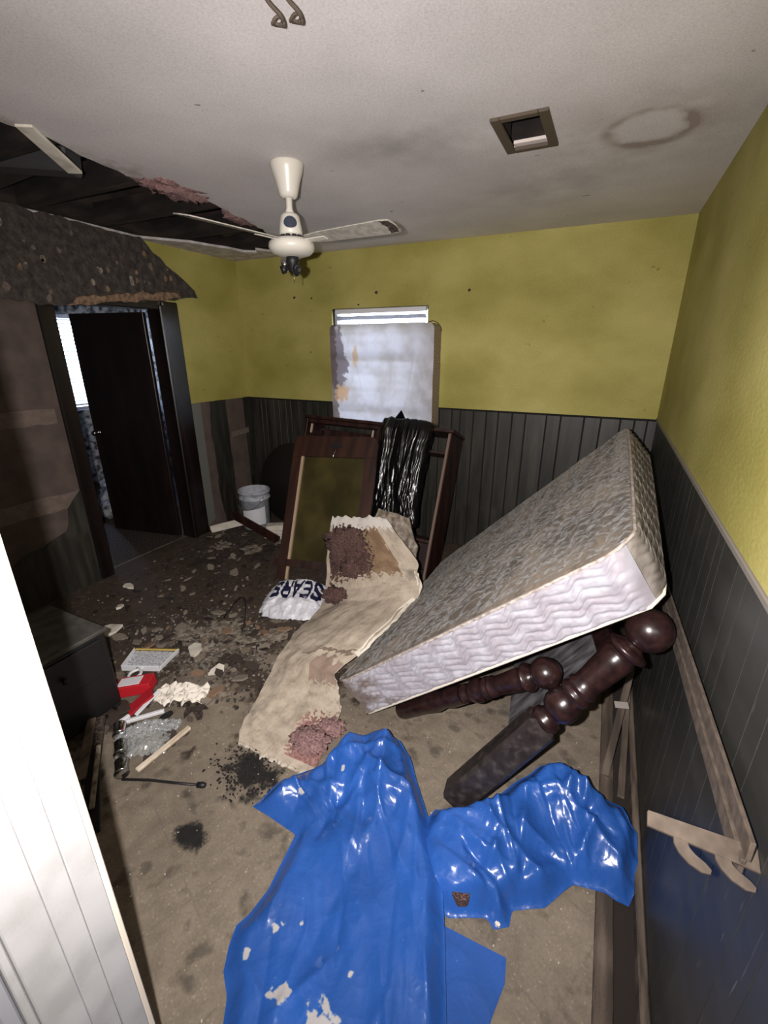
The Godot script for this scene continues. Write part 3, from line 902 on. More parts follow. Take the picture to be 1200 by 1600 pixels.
func build_mattress() -> void:
	var m := thing("mattress", Vector3(-0.4, 0.0, -2.1), "large soiled mattress leaning up to the right wall, wavy white side", "mattress")
	var up: Vector3 = (MC[2] - MC[0]).normalized()
	var wide: Vector3 = (MC[1] - MC[0]).normalized()
	var front := wide.cross(up).normalized()
	if front.z < 0: front = -front
	# near side: white wavy quilting, browned at the floor end
	var n := noise(110, 0.9, 4)
	var S := Vector2i(512, 96)
	var im := Image.create(S.x, S.y, false, Image.FORMAT_RGB8)
	for j in S.y:
		for i in S.x:
			var u := float(i) / S.x
			var k := n.get_noise_2d(i * 0.02, j * 0.03)
			var k2 := n.get_noise_2d(i * 0.12 + 40, j * 0.12)
			var dirt := clampf((0.16 - u + k * 0.16 + k2 * 0.07) / 0.14, 0, 1)
			var c := c8(162, 160, 168).lerp(c8(148, 142, 149), clampf(0.5 + k * 1.4, 0, 1)).lerp(c8(96, 80, 72), dirt * 0.8)
			im.set_pixel(i, j, c)
	var mside := uv_mat(ImageTexture.create_from_image(im), 0.6)
	mside.rim_enabled = true
	mside.rim = 0.3
	var s := st_new(true)
	var bump := noise(111, 3.0, 3)
	sheet(s, 420, 60, func(u, v):
		var p := mattress_point(Vector3(u, v, 0))
		var e := minf(minf(u / 0.03, (1.0 - u) / 0.10), minf(v / 0.12, (1.0 - v) / 0.12))
		var soft := 0.006 * bump.get_noise_2d(u * 6.0, v * 1.2)
		return p + front * ((quilt_depth(u * 1.47, v * 0.215) + 0.006) * clampf(e, 0, 1) + soft * clampf(e, 0, 1) + 0.022 * exp(-pow((u - 0.955) / 0.035, 2.0)) * sin(PI * v)))
	obj("near_side", s, mside, m, "white side panel quilted in wavy lines")
	# top: grey-brown soiled ticking
	var out: Vector3 = up
	s = st_new(true)
	var n2 := noise(112, 2.2, 4)
	sheet(s, 150, 150, func(u, v):
		var p := mattress_point(Vector3(u, 1, v))
		var e := clampf(minf(minf(u, 1.0 - u), minf(v, 1.0 - v)) / 0.05, 0, 1)
		var q := -0.007 * exp(-pow(zig(u * 11.0 + 0.12 * sin(v * 40.0)) / 0.22, 2.0)) - 0.005 * exp(-pow(zig(v * 11.0 + 0.12 * sin(u * 40.0)) / 0.22, 2.0))
		return p + out * (q + 0.012 * n2.get_noise_2d(u * 3.0, v * 3.0)) * e, true)
	var S2 := 512
	var a := bytes_of(noise(113, 0.008, 5), S2, S2)
	var st2 := noise(114, 0.03, 4).get_image(S2, S2 / 6)
	st2.convert(Image.FORMAT_L8)
	st2.resize(S2, S2, Image.INTERPOLATE_CUBIC)
	var b := st2.get_data()
	var f := bytes_of(noise(115, 0.3, 2), S2, S2)
	var o8 := PackedByteArray()
	o8.resize(S2 * S2 * 3)
	for q in S2 * S2:
		var t := clampf(0.5 + (a[q] - 128) / 150.0 + (b[q] - 128) / 200.0 + (f[q] - 128) / 500.0, 0, 1)
		o8[q * 3] = int(lerpf(66, 104, t))
		o8[q * 3 + 1] = int(lerpf(58, 93, t))
		o8[q * 3 + 2] = int(lerpf(49, 81, t))
	var mtop := uv_mat(ImageTexture.create_from_image(Image.create_from_data(S2, S2, false, Image.FORMAT_RGB8, o8)), 0.7, bump_tex(116, 0.1, 4.0), 0.5)
	mtop.rim_enabled = true
	mtop.rim = 0.4
	obj("ticking", s, mtop, m, "soiled grey-brown ticking on the upper face")
	# raised long side, far side, underside
	var mgrey := tri_mat(grain_tex(117, 0.03, [c8(84, 77, 70), c8(114, 107, 99), c8(146, 140, 133)], 1, 4), Vector3(2, 2, 2), 0.65)
	s = st_new(true)
	var side_out := wide
	sheet(s, 60, 200, func(u, v):
		var p := mattress_point(Vector3(1, u, v))
		var e := clampf(minf(minf(u, 1.0 - u) / 0.12, minf(v, 1.0 - v) / 0.04), 0, 1)
		return p + side_out * (quilt_depth(v * 1.44, u * 0.215) + 0.006) * e)
	obj("raised_side", s, mgrey, m, "grey quilted side facing the right wall")
	s = st_new(true)
	sheet(s, 4, 40, func(u, v): return mattress_point(Vector3(0, u, v)), true)
	sheet(s, 40, 4, func(u, v): return mattress_point(Vector3(u, v, 1)), true)
	obj("lower_sides", s, mgrey, m)
	s = st_new(true)
	sheet(s, 60, 60, func(u, v): return mattress_point(Vector3(u, 0, v)))
	obj("underside", s, M.plaster_dirty, m)
	# piping round both faces
	for y in [0.0, 1.0]:
		var pts := []
		for e in [[0.02, 0.0, 0.965, 0.0], [1.0, 0.035, 1.0, 0.965], [0.965, 1.0, 0.035, 1.0], [0.0, 0.965, 0.0, 0.04]]:
			for k in 30:
				var u := lerpf(e[0], e[2], k / 29.0)
				var v := lerpf(e[1], e[3], k / 29.0)
				var p := mattress_point(Vector3(u, y, v))
				var c := mattress_point(Vector3(0.5, y, 0.5))
				pts.append(p + (p - c).normalized() * 0.008 + (up if y > 0.5 else -up) * -0.004)
		pts.append(pts[0])
		s = st_new(true)
		tube(s, pts, 0.006, 8)
		obj("piping", s, flat(c8(206, 198, 184), 0.7) if y < 0.5 else tri_mat(grain_tex(118, 0.05, [c8(128, 116, 106), c8(196, 188, 182)]), Vector3(3, 3, 3), 0.7), m)

# ---------------------------------------------------------------- tarpaulin
func cloth_piece(outline: Array, cell: float, hfun: Callable) -> SurfaceTool:
	var poly := PackedVector2Array()
	for p in outline: poly.append(Vector2(p.x, p.y))
	var lo := poly[0]
	var hi := poly[0]
	for p in poly:
		lo = lo.min(p)
		hi = hi.max(p)
	var nx := int((hi.x - lo.x) / cell) + 3
	var ny := int((hi.y - lo.y) / cell) + 3
	var inside := PackedByteArray()
	inside.resize(nx * ny)
	var g := PackedVector2Array()
	for j in ny:
		for i in nx:
			var p := lo + Vector2(i - 1, j - 1) * cell
			g.append(p)
			inside[j * nx + i] = 1 if Geometry2D.is_point_in_polygon(p, poly) else 0
	var near_edge := func(p: Vector2) -> Vector3:
		var best := Vector3(0, 0, 1e9)
		for i in poly.size():
			var q := Geometry2D.get_closest_point_to_segment(p, poly[i], poly[(i + 1) % poly.size()])
			var d := q.distance_to(p)
			if d < best.z: best = Vector3(q.x, q.y, d)
		return best
	var pts := []
	pts.resize(nx * ny)
	for j in ny:
		for i in nx:
			var k := j * nx + i
			var near_in: bool = inside[k] == 1
			if not near_in:
				for dj in [-1, 0, 1]:
					for di in [-1, 0, 1]:
						var q := Vector2i(i + di, j + dj)
						if q.x >= 0 and q.y >= 0 and q.x < nx and q.y < ny and inside[q.y * nx + q.x] == 1: near_in = true
			if not near_in: continue
			var e: Vector3 = near_edge.call(g[k])
			var p := g[k]
			var d: float = e.z
			if inside[k] == 0:
				p = Vector2(e.x, e.y)
				d = 0.0
			# rim height: nearer outline points count more
			var hs := 0.0
			var ws := 0.0
			for o in outline:
				var w := 1.0 / pow(p.distance_squared_to(Vector2(o.x, o.y)) + 0.0004, 1.3)
				hs += w * o.z
				ws += w
			pts[k] = Vector3(p.x, maxf(0.004, hs / ws + hfun.call(p, d)), p.y)
	var s := st_new(true)
	for j in ny - 1:
		for i in nx - 1:
			var k := j * nx + i
			var any_in := inside[k] + inside[k + 1] + inside[k + nx] + inside[k + nx + 1]
			if any_in == 0: continue
			for t in [[k, k + 1, k + nx + 1], [k, k + nx + 1, k + nx]]:
				if pts[t[0]] == null or pts[t[1]] == null or pts[t[2]] == null: continue
				tri(s, pts[t[0]], pts[t[1]], pts[t[2]], Vector3.UP, (Vector2(pts[t[0]].x, pts[t[0]].z) - Vector2(-1.05, -1.55)) / Vector2(1.45, 1.35), (Vector2(pts[t[1]].x, pts[t[1]].z) - Vector2(-1.05, -1.55)) / Vector2(1.45, 1.35), (Vector2(pts[t[2]].x, pts[t[2]].z) - Vector2(-1.05, -1.55)) / Vector2(1.45, 1.35))
	return s

func crease_set(seed_: int, n: int, lo: Vector2, hi: Vector2, main: float, spread: float) -> Array:
	var r := RandomNumberGenerator.new()
	r.seed = seed_
	var out := []
	for k in n:
		var c := Vector2(r.randf_range(lo.x, hi.x), r.randf_range(lo.y, hi.y))
		var a := main + r.randfn(0.0, spread)
		var l := r.randf_range(0.06, 0.24)
		var d := Vector2(cos(a), sin(a)) * l
		out.append([c - d, c + d, r.randf_range(0.005, 0.024) * (1.0 if r.randf() < 0.68 else -0.8), r.randf_range(0.008, 0.036)])
	return out

func crease_height(p: Vector2, set_: Array) -> float:
	var h := 0.0
	for c in set_:
		var q := Geometry2D.get_closest_point_to_segment(p, c[0], c[1])
		var d := q.distance_to(p)
		if d < c[3] * 4.0:
			var fade := 1.0 - pow(clampf((q - (c[0] + c[1]) * 0.5).length() / maxf(c[0].distance_to(c[1]) * 0.5, 0.001), 0, 1), 2.0)
			h += c[2] * exp(-d / c[3]) * fade
	return h

func crinkle_tex() -> ImageTexture:
	# fine pressed-in creases of the plastic
	var a := noise(127, 0.011, 3, FastNoiseLite.TYPE_SIMPLEX_SMOOTH, FastNoiseLite.FRACTAL_RIDGED).get_image(1024, 1024)
	a.convert(Image.FORMAT_RGBA8)
	a.bump_map_to_normal_map(9.0)
	return ImageTexture.create_from_image(a)

func tarp_texture() -> ImageTexture:
	# covers x -1.05 .. 0.40 and z -1.55 .. -0.20
	var S := 640
	var a := bytes_of(noise(120, 0.006, 4), S, S)
	var f := bytes_of(noise(125, 0.35, 2), S, S)
	var b := bytes_of(noise(126, 0.05, 4), S, S)
	var im := PackedByteArray()
	im.resize(S * S * 3)
	for j in S:
		var z := -1.55 + 1.35 * j / S
		for i in S:
			var x := -1.05 + 1.45 * i / S
			var q := j * S + i
			var nb := (b[q] - 128) / 128.0
			var nf := (f[q] - 128) / 128.0
			var k := 1.0 + (a[q] - 128) / 255.0 * 0.18 + nf * 0.05
			# dried plaster splashes
			var w := -1.0
			for c in [[-0.42, -0.50, 0.055, 0.04], [-0.56, -0.50, 0.04, 0.03], [-0.48, -0.44, 0.02, 0.02], [-0.66, -0.62, 0.018, 0.02], [-0.60, -0.66, 0.012, 0.012], [-0.40, -0.62, 0.016, 0.012], [-0.70, -0.53, 0.014, 0.016], [-0.83, -1.0, 0.02, 0.014], [-0.72, -1.12, 0.012, 0.012]]:
				w = maxf(w, blotch(x, z, c[0], c[1], c[2], c[3]))
			w = clampf((w + nb * 0.9 - 0.25) / 0.2, 0.0, 1.0)
			if f[q] > 236 and nb > 0.2: w = maxf(w, 0.6)
			im[q * 3] = clampi(int(lerpf(40.0 * k, 176, w)), 0, 255)
			im[q * 3 + 1] = clampi(int(lerpf(83.0 * k, 172, w)), 0, 255)
			im[q * 3 + 2] = clampi(int(lerpf(156.0 * k, 172, w)), 0, 255)
	return ImageTexture.create_from_image(Image.create_from_data(S, S, false, Image.FORMAT_RGB8, im))

func build_tarp() -> void:
	var t := thing("tarpaulin", Vector3(-0.35, 0, -1.0), "crumpled shiny blue plastic tarpaulin on the floor in the foreground", "tarpaulin")
	var m := uv_mat(tarp_texture(), 0.26, crinkle_tex(), 0.2, 0.5)
	var r1 := noise(122, 3.1, 2)
	# main sheet, flatter towards the camera, bunched at its far end
	var A := [Vector3(-1.0, -0.9, 0.006), Vector3(-0.955, -1.028, 0.03), Vector3(-0.885, -1.11, 0.03), Vector3(-0.86, -1.135, 0.03), Vector3(-0.8, -1.275, 0.08), Vector3(-0.653, -1.374, 0.1), Vector3(-0.58, -1.36, 0.09), Vector3(-0.518, -1.32, 0.075), Vector3(-0.433, -1.217, 0.05), Vector3(-0.347, -1.107, 0.05), Vector3(-0.249, -0.952, 0.05), Vector3(-0.204, -0.845, 0.04), Vector3(-0.133, -0.65, 0.035), Vector3(-0.08, -0.45, 0.02), Vector3(-0.569, -0.26, 0.006), Vector3(-0.692, -0.444, 0.006), Vector3(-0.74, -0.48, 0.006), Vector3(-0.769, -0.532, 0.006), Vector3(-0.785, -0.58, 0.006), Vector3(-0.769, -0.621, 0.006), Vector3(-0.76, -0.7, 0.006), Vector3(-0.772, -0.785, 0.006), Vector3(-0.783, -0.881, 0.012), Vector3(-0.86, -0.89, 0.008)]
	var far_c := crease_set(300, 80, Vector2(-0.95, -1.35), Vector2(-0.4, -0.95), 1.2, 0.8)
	var near_c := crease_set(301, 44, Vector2(-0.72, -1.0), Vector2(-0.2, -0.45), 1.25, 0.45)
	var fa := func(p: Vector2, d: float) -> float:
		var far := smoothstep(-0.8, -1.15, p.y)
		var e := smoothstep(0.0, 0.06, d)
		return e * (0.03 + 0.035 * far + lerpf(0.02, 0.03, far) * r1.get_noise_2d(p.x, p.y * 0.7) + crease_height(p, far_c) + 0.55 * crease_height(p, near_c))
	obj("main_sheet", cloth_piece(A, 0.008, fa), m, t)
	# bunched lobe towards the right wall
	var B := [Vector3(-0.40, -1.02, 0.01), Vector3(-0.348, -1.165, 0.05), Vector3(-0.305, -1.181, 0.06), Vector3(-0.182, -1.256, 0.08), Vector3(-0.07, -1.393, 0.11), Vector3(-0.013, -1.462, 0.13), Vector3(0.054, -1.494, 0.13), Vector3(0.153, -1.446, 0.13), Vector3(0.276, -1.427, 0.11), Vector3(0.322, -1.362, 0.09), Vector3(0.328, -1.284, 0.06), Vector3(0.316, -1.222, 0.05), Vector3(0.325, -1.21, 0.03), Vector3(0.305, -1.157, 0.006), Vector3(0.27, -1.15, 0.02), Vector3(0.233, -1.154, 0.03), Vector3(0.138, -1.134, 0.03), Vector3(0.063, -1.035, 0.012), Vector3(-0.027, -0.988, 0.006), Vector3(-0.027, -0.941, 0.006), Vector3(-0.066, -0.914, 0.006), Vector3(-0.095, -0.933, 0.006), Vector3(-0.203, -0.881, 0.006), Vector3(-0.3, -0.9, 0.006)]
	var right_c := crease_set(302, 95, Vector2(-0.35, -1.45), Vector2(0.3, -0.98), 0.9, 0.9)
	var fb := func(p: Vector2, d: float) -> float:
		var e := smoothstep(0.0, 0.06, d)
		return e * (0.06 + 0.035 * r1.get_noise_2d(p.x + 3.0, p.y) + 1.25 * crease_height(p, right_c))
	obj("bunched_end", cloth_piece(B, 0.008, fb), m, t)
	var C := [Vector3(-0.24, -0.845, 0.006), Vector3(-0.2, -0.858, 0.006), Vector3(-0.125, -0.859, 0.006), Vector3(-0.02, -0.862, 0.006), Vector3(-0.012, -0.801, 0.006), Vector3(-0.031, -0.708, 0.006), Vector3(-0.006, -0.58, 0.006), Vector3(-0.0, -0.45, 0.006), Vector3(-0.2, -0.4, 0.006), Vector3(-0.3, -0.6, 0.006)]
	obj("tucked_corner", cloth_piece(C, 0.012, func(p, d): return 0.006 * smoothstep(0.0, 0.05, d) * (0.5 + 0.5 * r1.get_noise_2d(p.x * 2.0, p.y * 2.0))), m, t)

# ---------------------------------------------------------------- broken drywall sheet
func build_drywall() -> void:
	var rows := [
		[Vector3(-1.255, 0.012, -1.10), Vector3(-0.90, 0.012, -1.09), 0.0],
		[Vector3(-1.285, 0.02, -1.143), Vector3(-0.872, 0.018, -1.16), 0.04],
		[Vector3(-1.36, 0.03, -1.34), Vector3(-0.915, 0.04, -1.44), 0.2],
		[Vector3(-1.427, 0.05, -1.579), Vector3(-1.06, 0.09, -1.60), 0.36],
		[Vector3(-1.474, 0.07, -1.82), Vector3(-0.90, 0.245, -1.80), 0.52],
		[Vector3(-1.465, 0.10, -2.085), Vector3(-0.835, 0.30, -2.13), 0.66],
		[Vector3(-1.478, 0.14, -2.19), Vector3(-0.804, 0.40, -2.17), 0.73],
		[Vector3(-1.504, 0.42, -2.28), Vector3(-0.87, 0.49, -2.23), 0.87],
		[Vector3(-1.563, 0.60, -2.42), Vector3(-1.13, 0.69, -2.39), 1.0]]
	var rag := noise(130, 7.0, 3)
	var und := noise(131, 1.4, 3)
	var f := func(u, v):
		var k := 0
		while k < rows.size() - 2 and rows[k + 1][2] < v: k += 1
		var t := clampf((v - rows[k][2]) / (rows[k + 1][2] - rows[k][2]), 0, 1)
		var L: Vector3 = rows[k][0].lerp(rows[k + 1][0], t)
		var R: Vector3 = rows[k][1].lerp(rows[k + 1][1], t)
		var across: Vector3 = (R - L)
		# torn outline
		var uu: float = u
		uu += 0.02 * rag.get_noise_2d(v * 0.9, 3.0) * (1.0 - u) * 2.0 * (1.0 if u < 0.5 else 0.0)
		uu += 0.06 * rag.get_noise_2d(v * 1.0, 9.0) * (u - 0.5) * 2.0 * (1.0 if u > 0.5 else 0.0)
		var p := L + across * uu
		p.y = maxf(p.y + 0.018 * und.get_noise_2d(u * 2.0, v * 4.0) * smoothstep(0.0, 0.1, v), 0.008)
		# bow of the sheet across its width
		p.y += 0.03 * sin(PI * clampf(uu, 0, 1)) * smoothstep(0.1, 0.4, v) * (1.0 - smoothstep(0.75, 0.95, v))
		if v < 0.001: p += Vector3(0, 0, 0.04 * rag.get_noise_2d(u * 0.7, 20.0) - 0.05 * absf(u - 0.55))
		if v > 0.999: p.y += 0.03 * rag.get_noise_2d(u * 0.8, 30.0) - 0.02 * u
		return p
	# print of paint, torn paper, damp
	var W := 256
	var H := 1024
	var a := bytes_of(noise(132, 0.02, 5), W, H)
	var b := bytes_of(noise(133, 0.07, 4), W, H)
	var g := bytes_of(noise(134, 0.4, 2), W, H)
	var im := Image.create(W, H, false, Image.FORMAT_RGB8)
	for j in H:
		var v := float(j) / H
		for i in W:
			var u := float(i) / W
			var q := j * W + i
			var na := (a[q] - 128) / 128.0
			var nb := (b[q] - 128) / 128.0
			var c := c8(184, 171, 154).lerp(c8(166, 153, 137), clampf(0.4 + na, 0, 1))
			c = c.lerp(c8(136, 123, 108), clampf((nb + na * 0.5 - 0.5) / 0.3, 0, 1) * 0.45)
			c = c.darkened(clampf((g[q] - 190) / 200.0, 0, 0.25))
			# bare brown paper on the raised end, paint left as drips
			if v > 0.745:
				var drip := 0.765 + 0.03 * absf(sin(u * 26.0 + nb)) + 0.02 * nb
				if u > 0.45 and u < 0.86 - (v - 0.75) * 0.6 and v > drip and v < 0.96: c = c8(142, 118, 92).lerp(c8(118, 94, 72), clampf(0.5 + na, 0, 1))
				if u > 0.04 and u < 0.52 + 0.1 * nb and v > 0.78 + 0.05 * nb and v < 0.965 + 0.02 * nb: c = c8(92, 66, 58).lerp(c8(60, 44, 40), clampf(0.5 + nb, 0, 1))
				if v > 0.96 + 0.02 * nb: c = c8(206, 200, 192)
			var damp := Vector2((u - 0.93) / 0.06, (v - 0.79) / 0.05).length()
			if damp < 1.0 + nb * 0.5: c = c.lerp(c8(92, 86, 78), 0.6 * clampf(1.2 - damp, 0, 1))
			# torn patch at the lower right
			if u > 0.62 + 0.12 * nb and v < 0.17 + 0.05 * nb and v > 0.03: c = c8(158, 118, 112).lerp(c8(120, 88, 82), clampf(0.5 + nb, 0, 1))
			if absf(v - 0.42 - 0.05 * (u - 0.5) + 0.03 * na) < 0.006 and u > 0.35: c = c8(120, 104, 90)
			if u > 0.6 and v > 0.30 + 0.03 * nb and v < 0.40 + 0.04 * na: c = c.lerp(c8(130, 108, 96), 0.7)
			im.set_pixel(i, j, c)
	var mat := uv_mat(ImageTexture.create_from_image(im), 0.9, bump_tex(135, 0.1, 3.0), 0.3)
	var t := thing("drywall_sheet", Vector3(-1.15, 0, -1.6), "long broken piece of cream ceiling drywall, bent, between tarpaulin and framed panel", "drywall")
	var s := st_new(true)
	thick_sheet(s, 40, 120, f, Vector3(0, 0.011, -0.006))
	obj("sheet", s, mat, t)
	# torn edge layer, curled paper
	for e in [[0.97, 0.44, 0.80], [0.985, 0.2, 0.34]]:
		s = st_new()
		for k in 14:
			var v0: float = lerpf(e[1], e[2], k / 14.0)
			var v1: float = lerpf(e[1], e[2], (k + 1) / 14.0)
			var p0: Vector3 = f.call(e[0], v0) + Vector3(0, 0.003, 0.0)
			var p1: Vector3 = f.call(e[0], v1) + Vector3(0, 0.003, 0.0)
			var q0: Vector3 = f.call(1.0, v0) + Vector3(0.012, -0.012, 0.006) + Vector3(0.012 * rag.get_noise_1d(v0 * 30.0), 0, 0)
			var q1: Vector3 = f.call(1.0, v1) + Vector3(0.012, -0.012, 0.006) + Vector3(0.012 * rag.get_noise_1d(v1 * 30.0), 0, 0)
			quad(s, p0, p1, q1, q0, Vector3(0.5, 1, 0.5))
		obj("torn_edge", s, M.plaster, t)
	# wool stuck to the raised end
	for q in [[0.24, 0.90, Vector3(0.135, 0.10, 0.035), 1], [0.30, 0.80, Vector3(0.075, 0.06, 0.03), 2], [0.14, 0.86, Vector3(0.06, 0.09, 0.03), 3], [0.36, 0.93, Vector3(0.07, 0.06, 0.03), 4]]:
		clump("wool_patch", f.call(q[0], q[1]) + Vector3(0, 0.0, 0.012), q[2], M.insulation_brown, "brown insulation wool stuck to the raised end", t, 140 + q[3])
	clump("wool_patch", f.call(0.80, 0.09) + Vector3(0, 0.006, 0), Vector3(0.085, 0.02, 0.07), M.insulation, "pink insulation wool at the torn lower corner", t, 150)
	clump("wool_patch", f.call(0.93, 0.15) + Vector3(0.02, 0.0, 0), Vector3(0.06, 0.018, 0.05), M.insulation, "", t, 151)
	clump("insulation_ball", f.call(0.14, 0.695) + Vector3(0.01, 0.035, 0.02), Vector3(0.075, 0.045, 0.06), M.insulation_brown, "round brown insulation lump lying at the bend of the drywall", null, 152)
	# further broken layer behind the raised end
	var bp := thing("drywall_shard", Vector3(-1.0, 0.3, -2.45), "brownish drywall shard standing behind the bent sheet's raised end", "drywall")
	s = st_new()
	prism(s, ragged([Vector2(0, 0), Vector2(0.26, -0.02), Vector2(0.24, 0.16), Vector2(0.15, 0.33), Vector2(-0.08, 0.36), Vector2(-0.12, 0.1)], 0.012, 0.04, 12), Vector3(-1.19, 0.33, -2.42), Vector3(1, 0, 0.03), Vector3(0, 0.93, -0.36), Vector3(0, 0.36, 0.93), 0.012)
	obj("shard", s, M.plaster_dirty, bp)

# ---------------------------------------------------------------- furniture at the back wall
func build_cabinet() -> void:
	var FR := Vector3(-1.066, 0.0, -2.86)
	var TR := Vector3(-1.0, 1.105, -3.262)
	var TL := Vector3(-2.34, 1.135, -3.29)
	var u := (TR - TL).normalized()
	var v := (TR - FR)
	v = (v - u * v.dot(u)).normalized()
	var n := u.cross(v).normalized()
	if n.z < 0: n = -n
	var W := TR.distance_to(TL)
	var H := 1.175
	var D := 0.31
	var o := TR - u * W - v * H
	var B := Basis(u, v, n)
	var t := thing("wooden_cabinet", Vector3(-1.7, 0, -3.1), "open reddish-brown cabinet carcass leaning back under the window", "cabinet")
	var P := func(x0, y0, z0, x1, y1, z1) -> SurfaceTool:
		var s := st_new()
		block(s, Transform3D(B, o + B * Vector3((x0 + x1) * 0.5, (y0 + y1) * 0.5, (z0 + z1) * 0.5)), Vector3(x1 - x0, y1 - y0, z1 - z0), 0.003)
		return s
	obj("side_panel", P.call(W - 0.024, 0.0, -D, W, H - 0.026, 0.0), M.wood_dark, t)
	obj("side_panel", P.call(0.0, 0.0, -D, 0.024, H - 0.026, 0.0), M.wood_dark, t)
	obj("top", P.call(-0.012, H - 0.025, -D, W + 0.012, H, 0.014), M.wood_dark, t)
	obj("bottom", P.call(0.025, 0.07, -D, W - 0.025, 0.09, -0.004), M.wood_dark, t)
	obj("plinth", P.call(0.025, 0.0, -0.03, W - 0.025, 0.069, -0.01), M.wood_dark, t)
	obj("partition", P.call(W * 0.53, 0.092, -D + 0.02, W * 0.53 + 0.022, H - 0.027, -0.006), M.wood_dark, t)
	obj("rail", P.call(0.025, H - 0.06, -0.022, W * 0.53 - 0.001, H - 0.027, 0.0), M.wood_dark, t)
	obj("rail", P.call(0.025, H - 0.215, -0.022, W * 0.53 - 0.001, H - 0.165, 0.0), M.wood_dark, t)
	obj("drawer_back", P.call(0.03, H - 0.16, -D + 0.03, W * 0.53 - 0.004, H - 0.07, -D + 0.042), M.wood_dark, t)
	obj("shelf", P.call(W * 0.53 + 0.023, H - 0.19, -D + 0.02, W - 0.025, H - 0.17, -0.01), M.wood_dark, t)
	obj("shelf", P.call(W * 0.53 + 0.023, 0.30, -D + 0.02, W - 0.025, 0.322, -0.006), M.wood_dark, t)
	obj("drawer_front", P.call(W * 0.53 + 0.024, 0.095, -0.022, W - 0.026, 0.292, -0.002), M.wood_dark, t)
	for k in [0.05, 0.5]:
		obj("drawer_runner", P.call(W * k, H - 0.15, -0.02, W * k + 0.012, H - 0.07, 0.004), flat(c8(176, 158, 140), 0.5), t, "pale metal drawer runner")
	obj("front_edge", P.call(W - 0.026, 0.0, 0.001, W - 0.006, H - 0.03, 0.006), flat(c8(112, 92, 82), 0.5), t)
	# pale things on the lower shelf
	var pk := thing("crumpled_wrap", o + B * Vector3(W * 0.72, 0.323, -0.12), "grey crumpled plastic below the black bin bag", "wrapping")
	var s := st_new(true)
	var nz := noise(160, 3.0, 3)
	var cc: Vector3 = o + B * Vector3(W * 0.70, 0.375, -0.10)
	cube_sheet(s, Vector3i(16, 8, 10), func(p):
		var d: Vector3 = (p - Vector3(0.5, 0.5, 0.5)) * 2.0
		d = d / pow(pow(absf(d.x), 4.0) + pow(absf(d.y), 4.0) + pow(absf(d.z), 4.0) + 1e-9, 0.25)
		return cc + B * (d * Vector3(0.15, 0.03, 0.09) * (1.0 + 0.3 * nz.get_noise_3dv(d * 0.8))))
	obj("sheet", s, flat(c8(150, 150, 152), 0.3), pk)
	var bx := thing("white_carton", o + B * Vector3(W * 0.70, 0.09, -0.1), "small white carton on the cabinet shelf under the plastic", "carton")
	s = st_new()
	block(s, Transform3D(B, o + B * Vector3(W * 0.73, 0.335, -0.05)), Vector3(0.16, 0.024, 0.07), 0.002)
	obj("box", s, M.white_plastic, bx)
	# black bag draped over the top
	var bg := thing("bin_bag", o + B * Vector3(W * 0.75, 0.5, 0.03), "shiny black plastic bin bag draped over the cabinet front", "bag")
	s = st_new(true)
	var f1 := noise(161, 1.0, 4, FastNoiseLite.TYPE_SIMPLEX_SMOOTH, FastNoiseLite.FRACTAL_RIDGED)
	var f2 := noise(162, 1.0, 3)
	var x0 = 0.985
	var bw = 0.43
	cube_sheet(s, Vector3i(110, 130, 6), func(p):
		var yy: float = p.y
		var fold: float = 0.034 * (0.5 + 0.5 * f1.get_noise_2d(p.x * 2.2 + 0.2 * sin(yy * 4.0) + yy * 0.5, yy * 0.28)) + 0.012 * (0.5 + 0.5 * f1.get_noise_2d(p.x * 4.0 - yy * 0.7, yy * 0.45 + 5.0))
		var edge := 1.0 - pow(absf(p.x - 0.5) * 2.0, 8.0)
		var width: float = bw * (1.0 - 0.05 * sin(yy * 5.0)) * (1.0 + 0.04 * f2.get_noise_1d(yy * 6.0))
		var x: float = x0 + width * (p.x - 0.5) + 0.02 * (1.0 - yy) - 0.01
		var y: float
		var z: float = 0.018
		var hang := 0.88
		if yy < hang:
			y = lerpf(0.39 + 0.03 * f2.get_noise_1d(p.x * 7.0), H + 0.004, yy / hang)
		else:
			y = H + 0.006
			z = 0.018 - (yy - hang) / (1.0 - hang) * 0.16
		var out = p.z * (0.012 + fold * (1.6 if yy < hang else 0.8)) * edge
		var c := smoothstep(hang - 0.06, hang + 0.04, yy)
		return o + B * Vector3(x, y + out * c + 0.004 * p.z, z + out * (1.0 - c)))
	obj("skin", s, M.black_plastic, bg)
	s = st_new()
	var tip: Vector3 = o + B * Vector3(x0 - 0.15, H + 0.02, -0.02)
	tri(s, tip, tip + B * Vector3(0.11, 0.02, 0.01), tip + B * Vector3(0.045, 0.10, -0.01), n)
	tri(s, tip + B * Vector3(0.0, 0, 0.02), tip + B * Vector3(0.045, 0.10, -0.01), tip, -u)
	obj("tied_ear", s, M.black_plastic, bg)

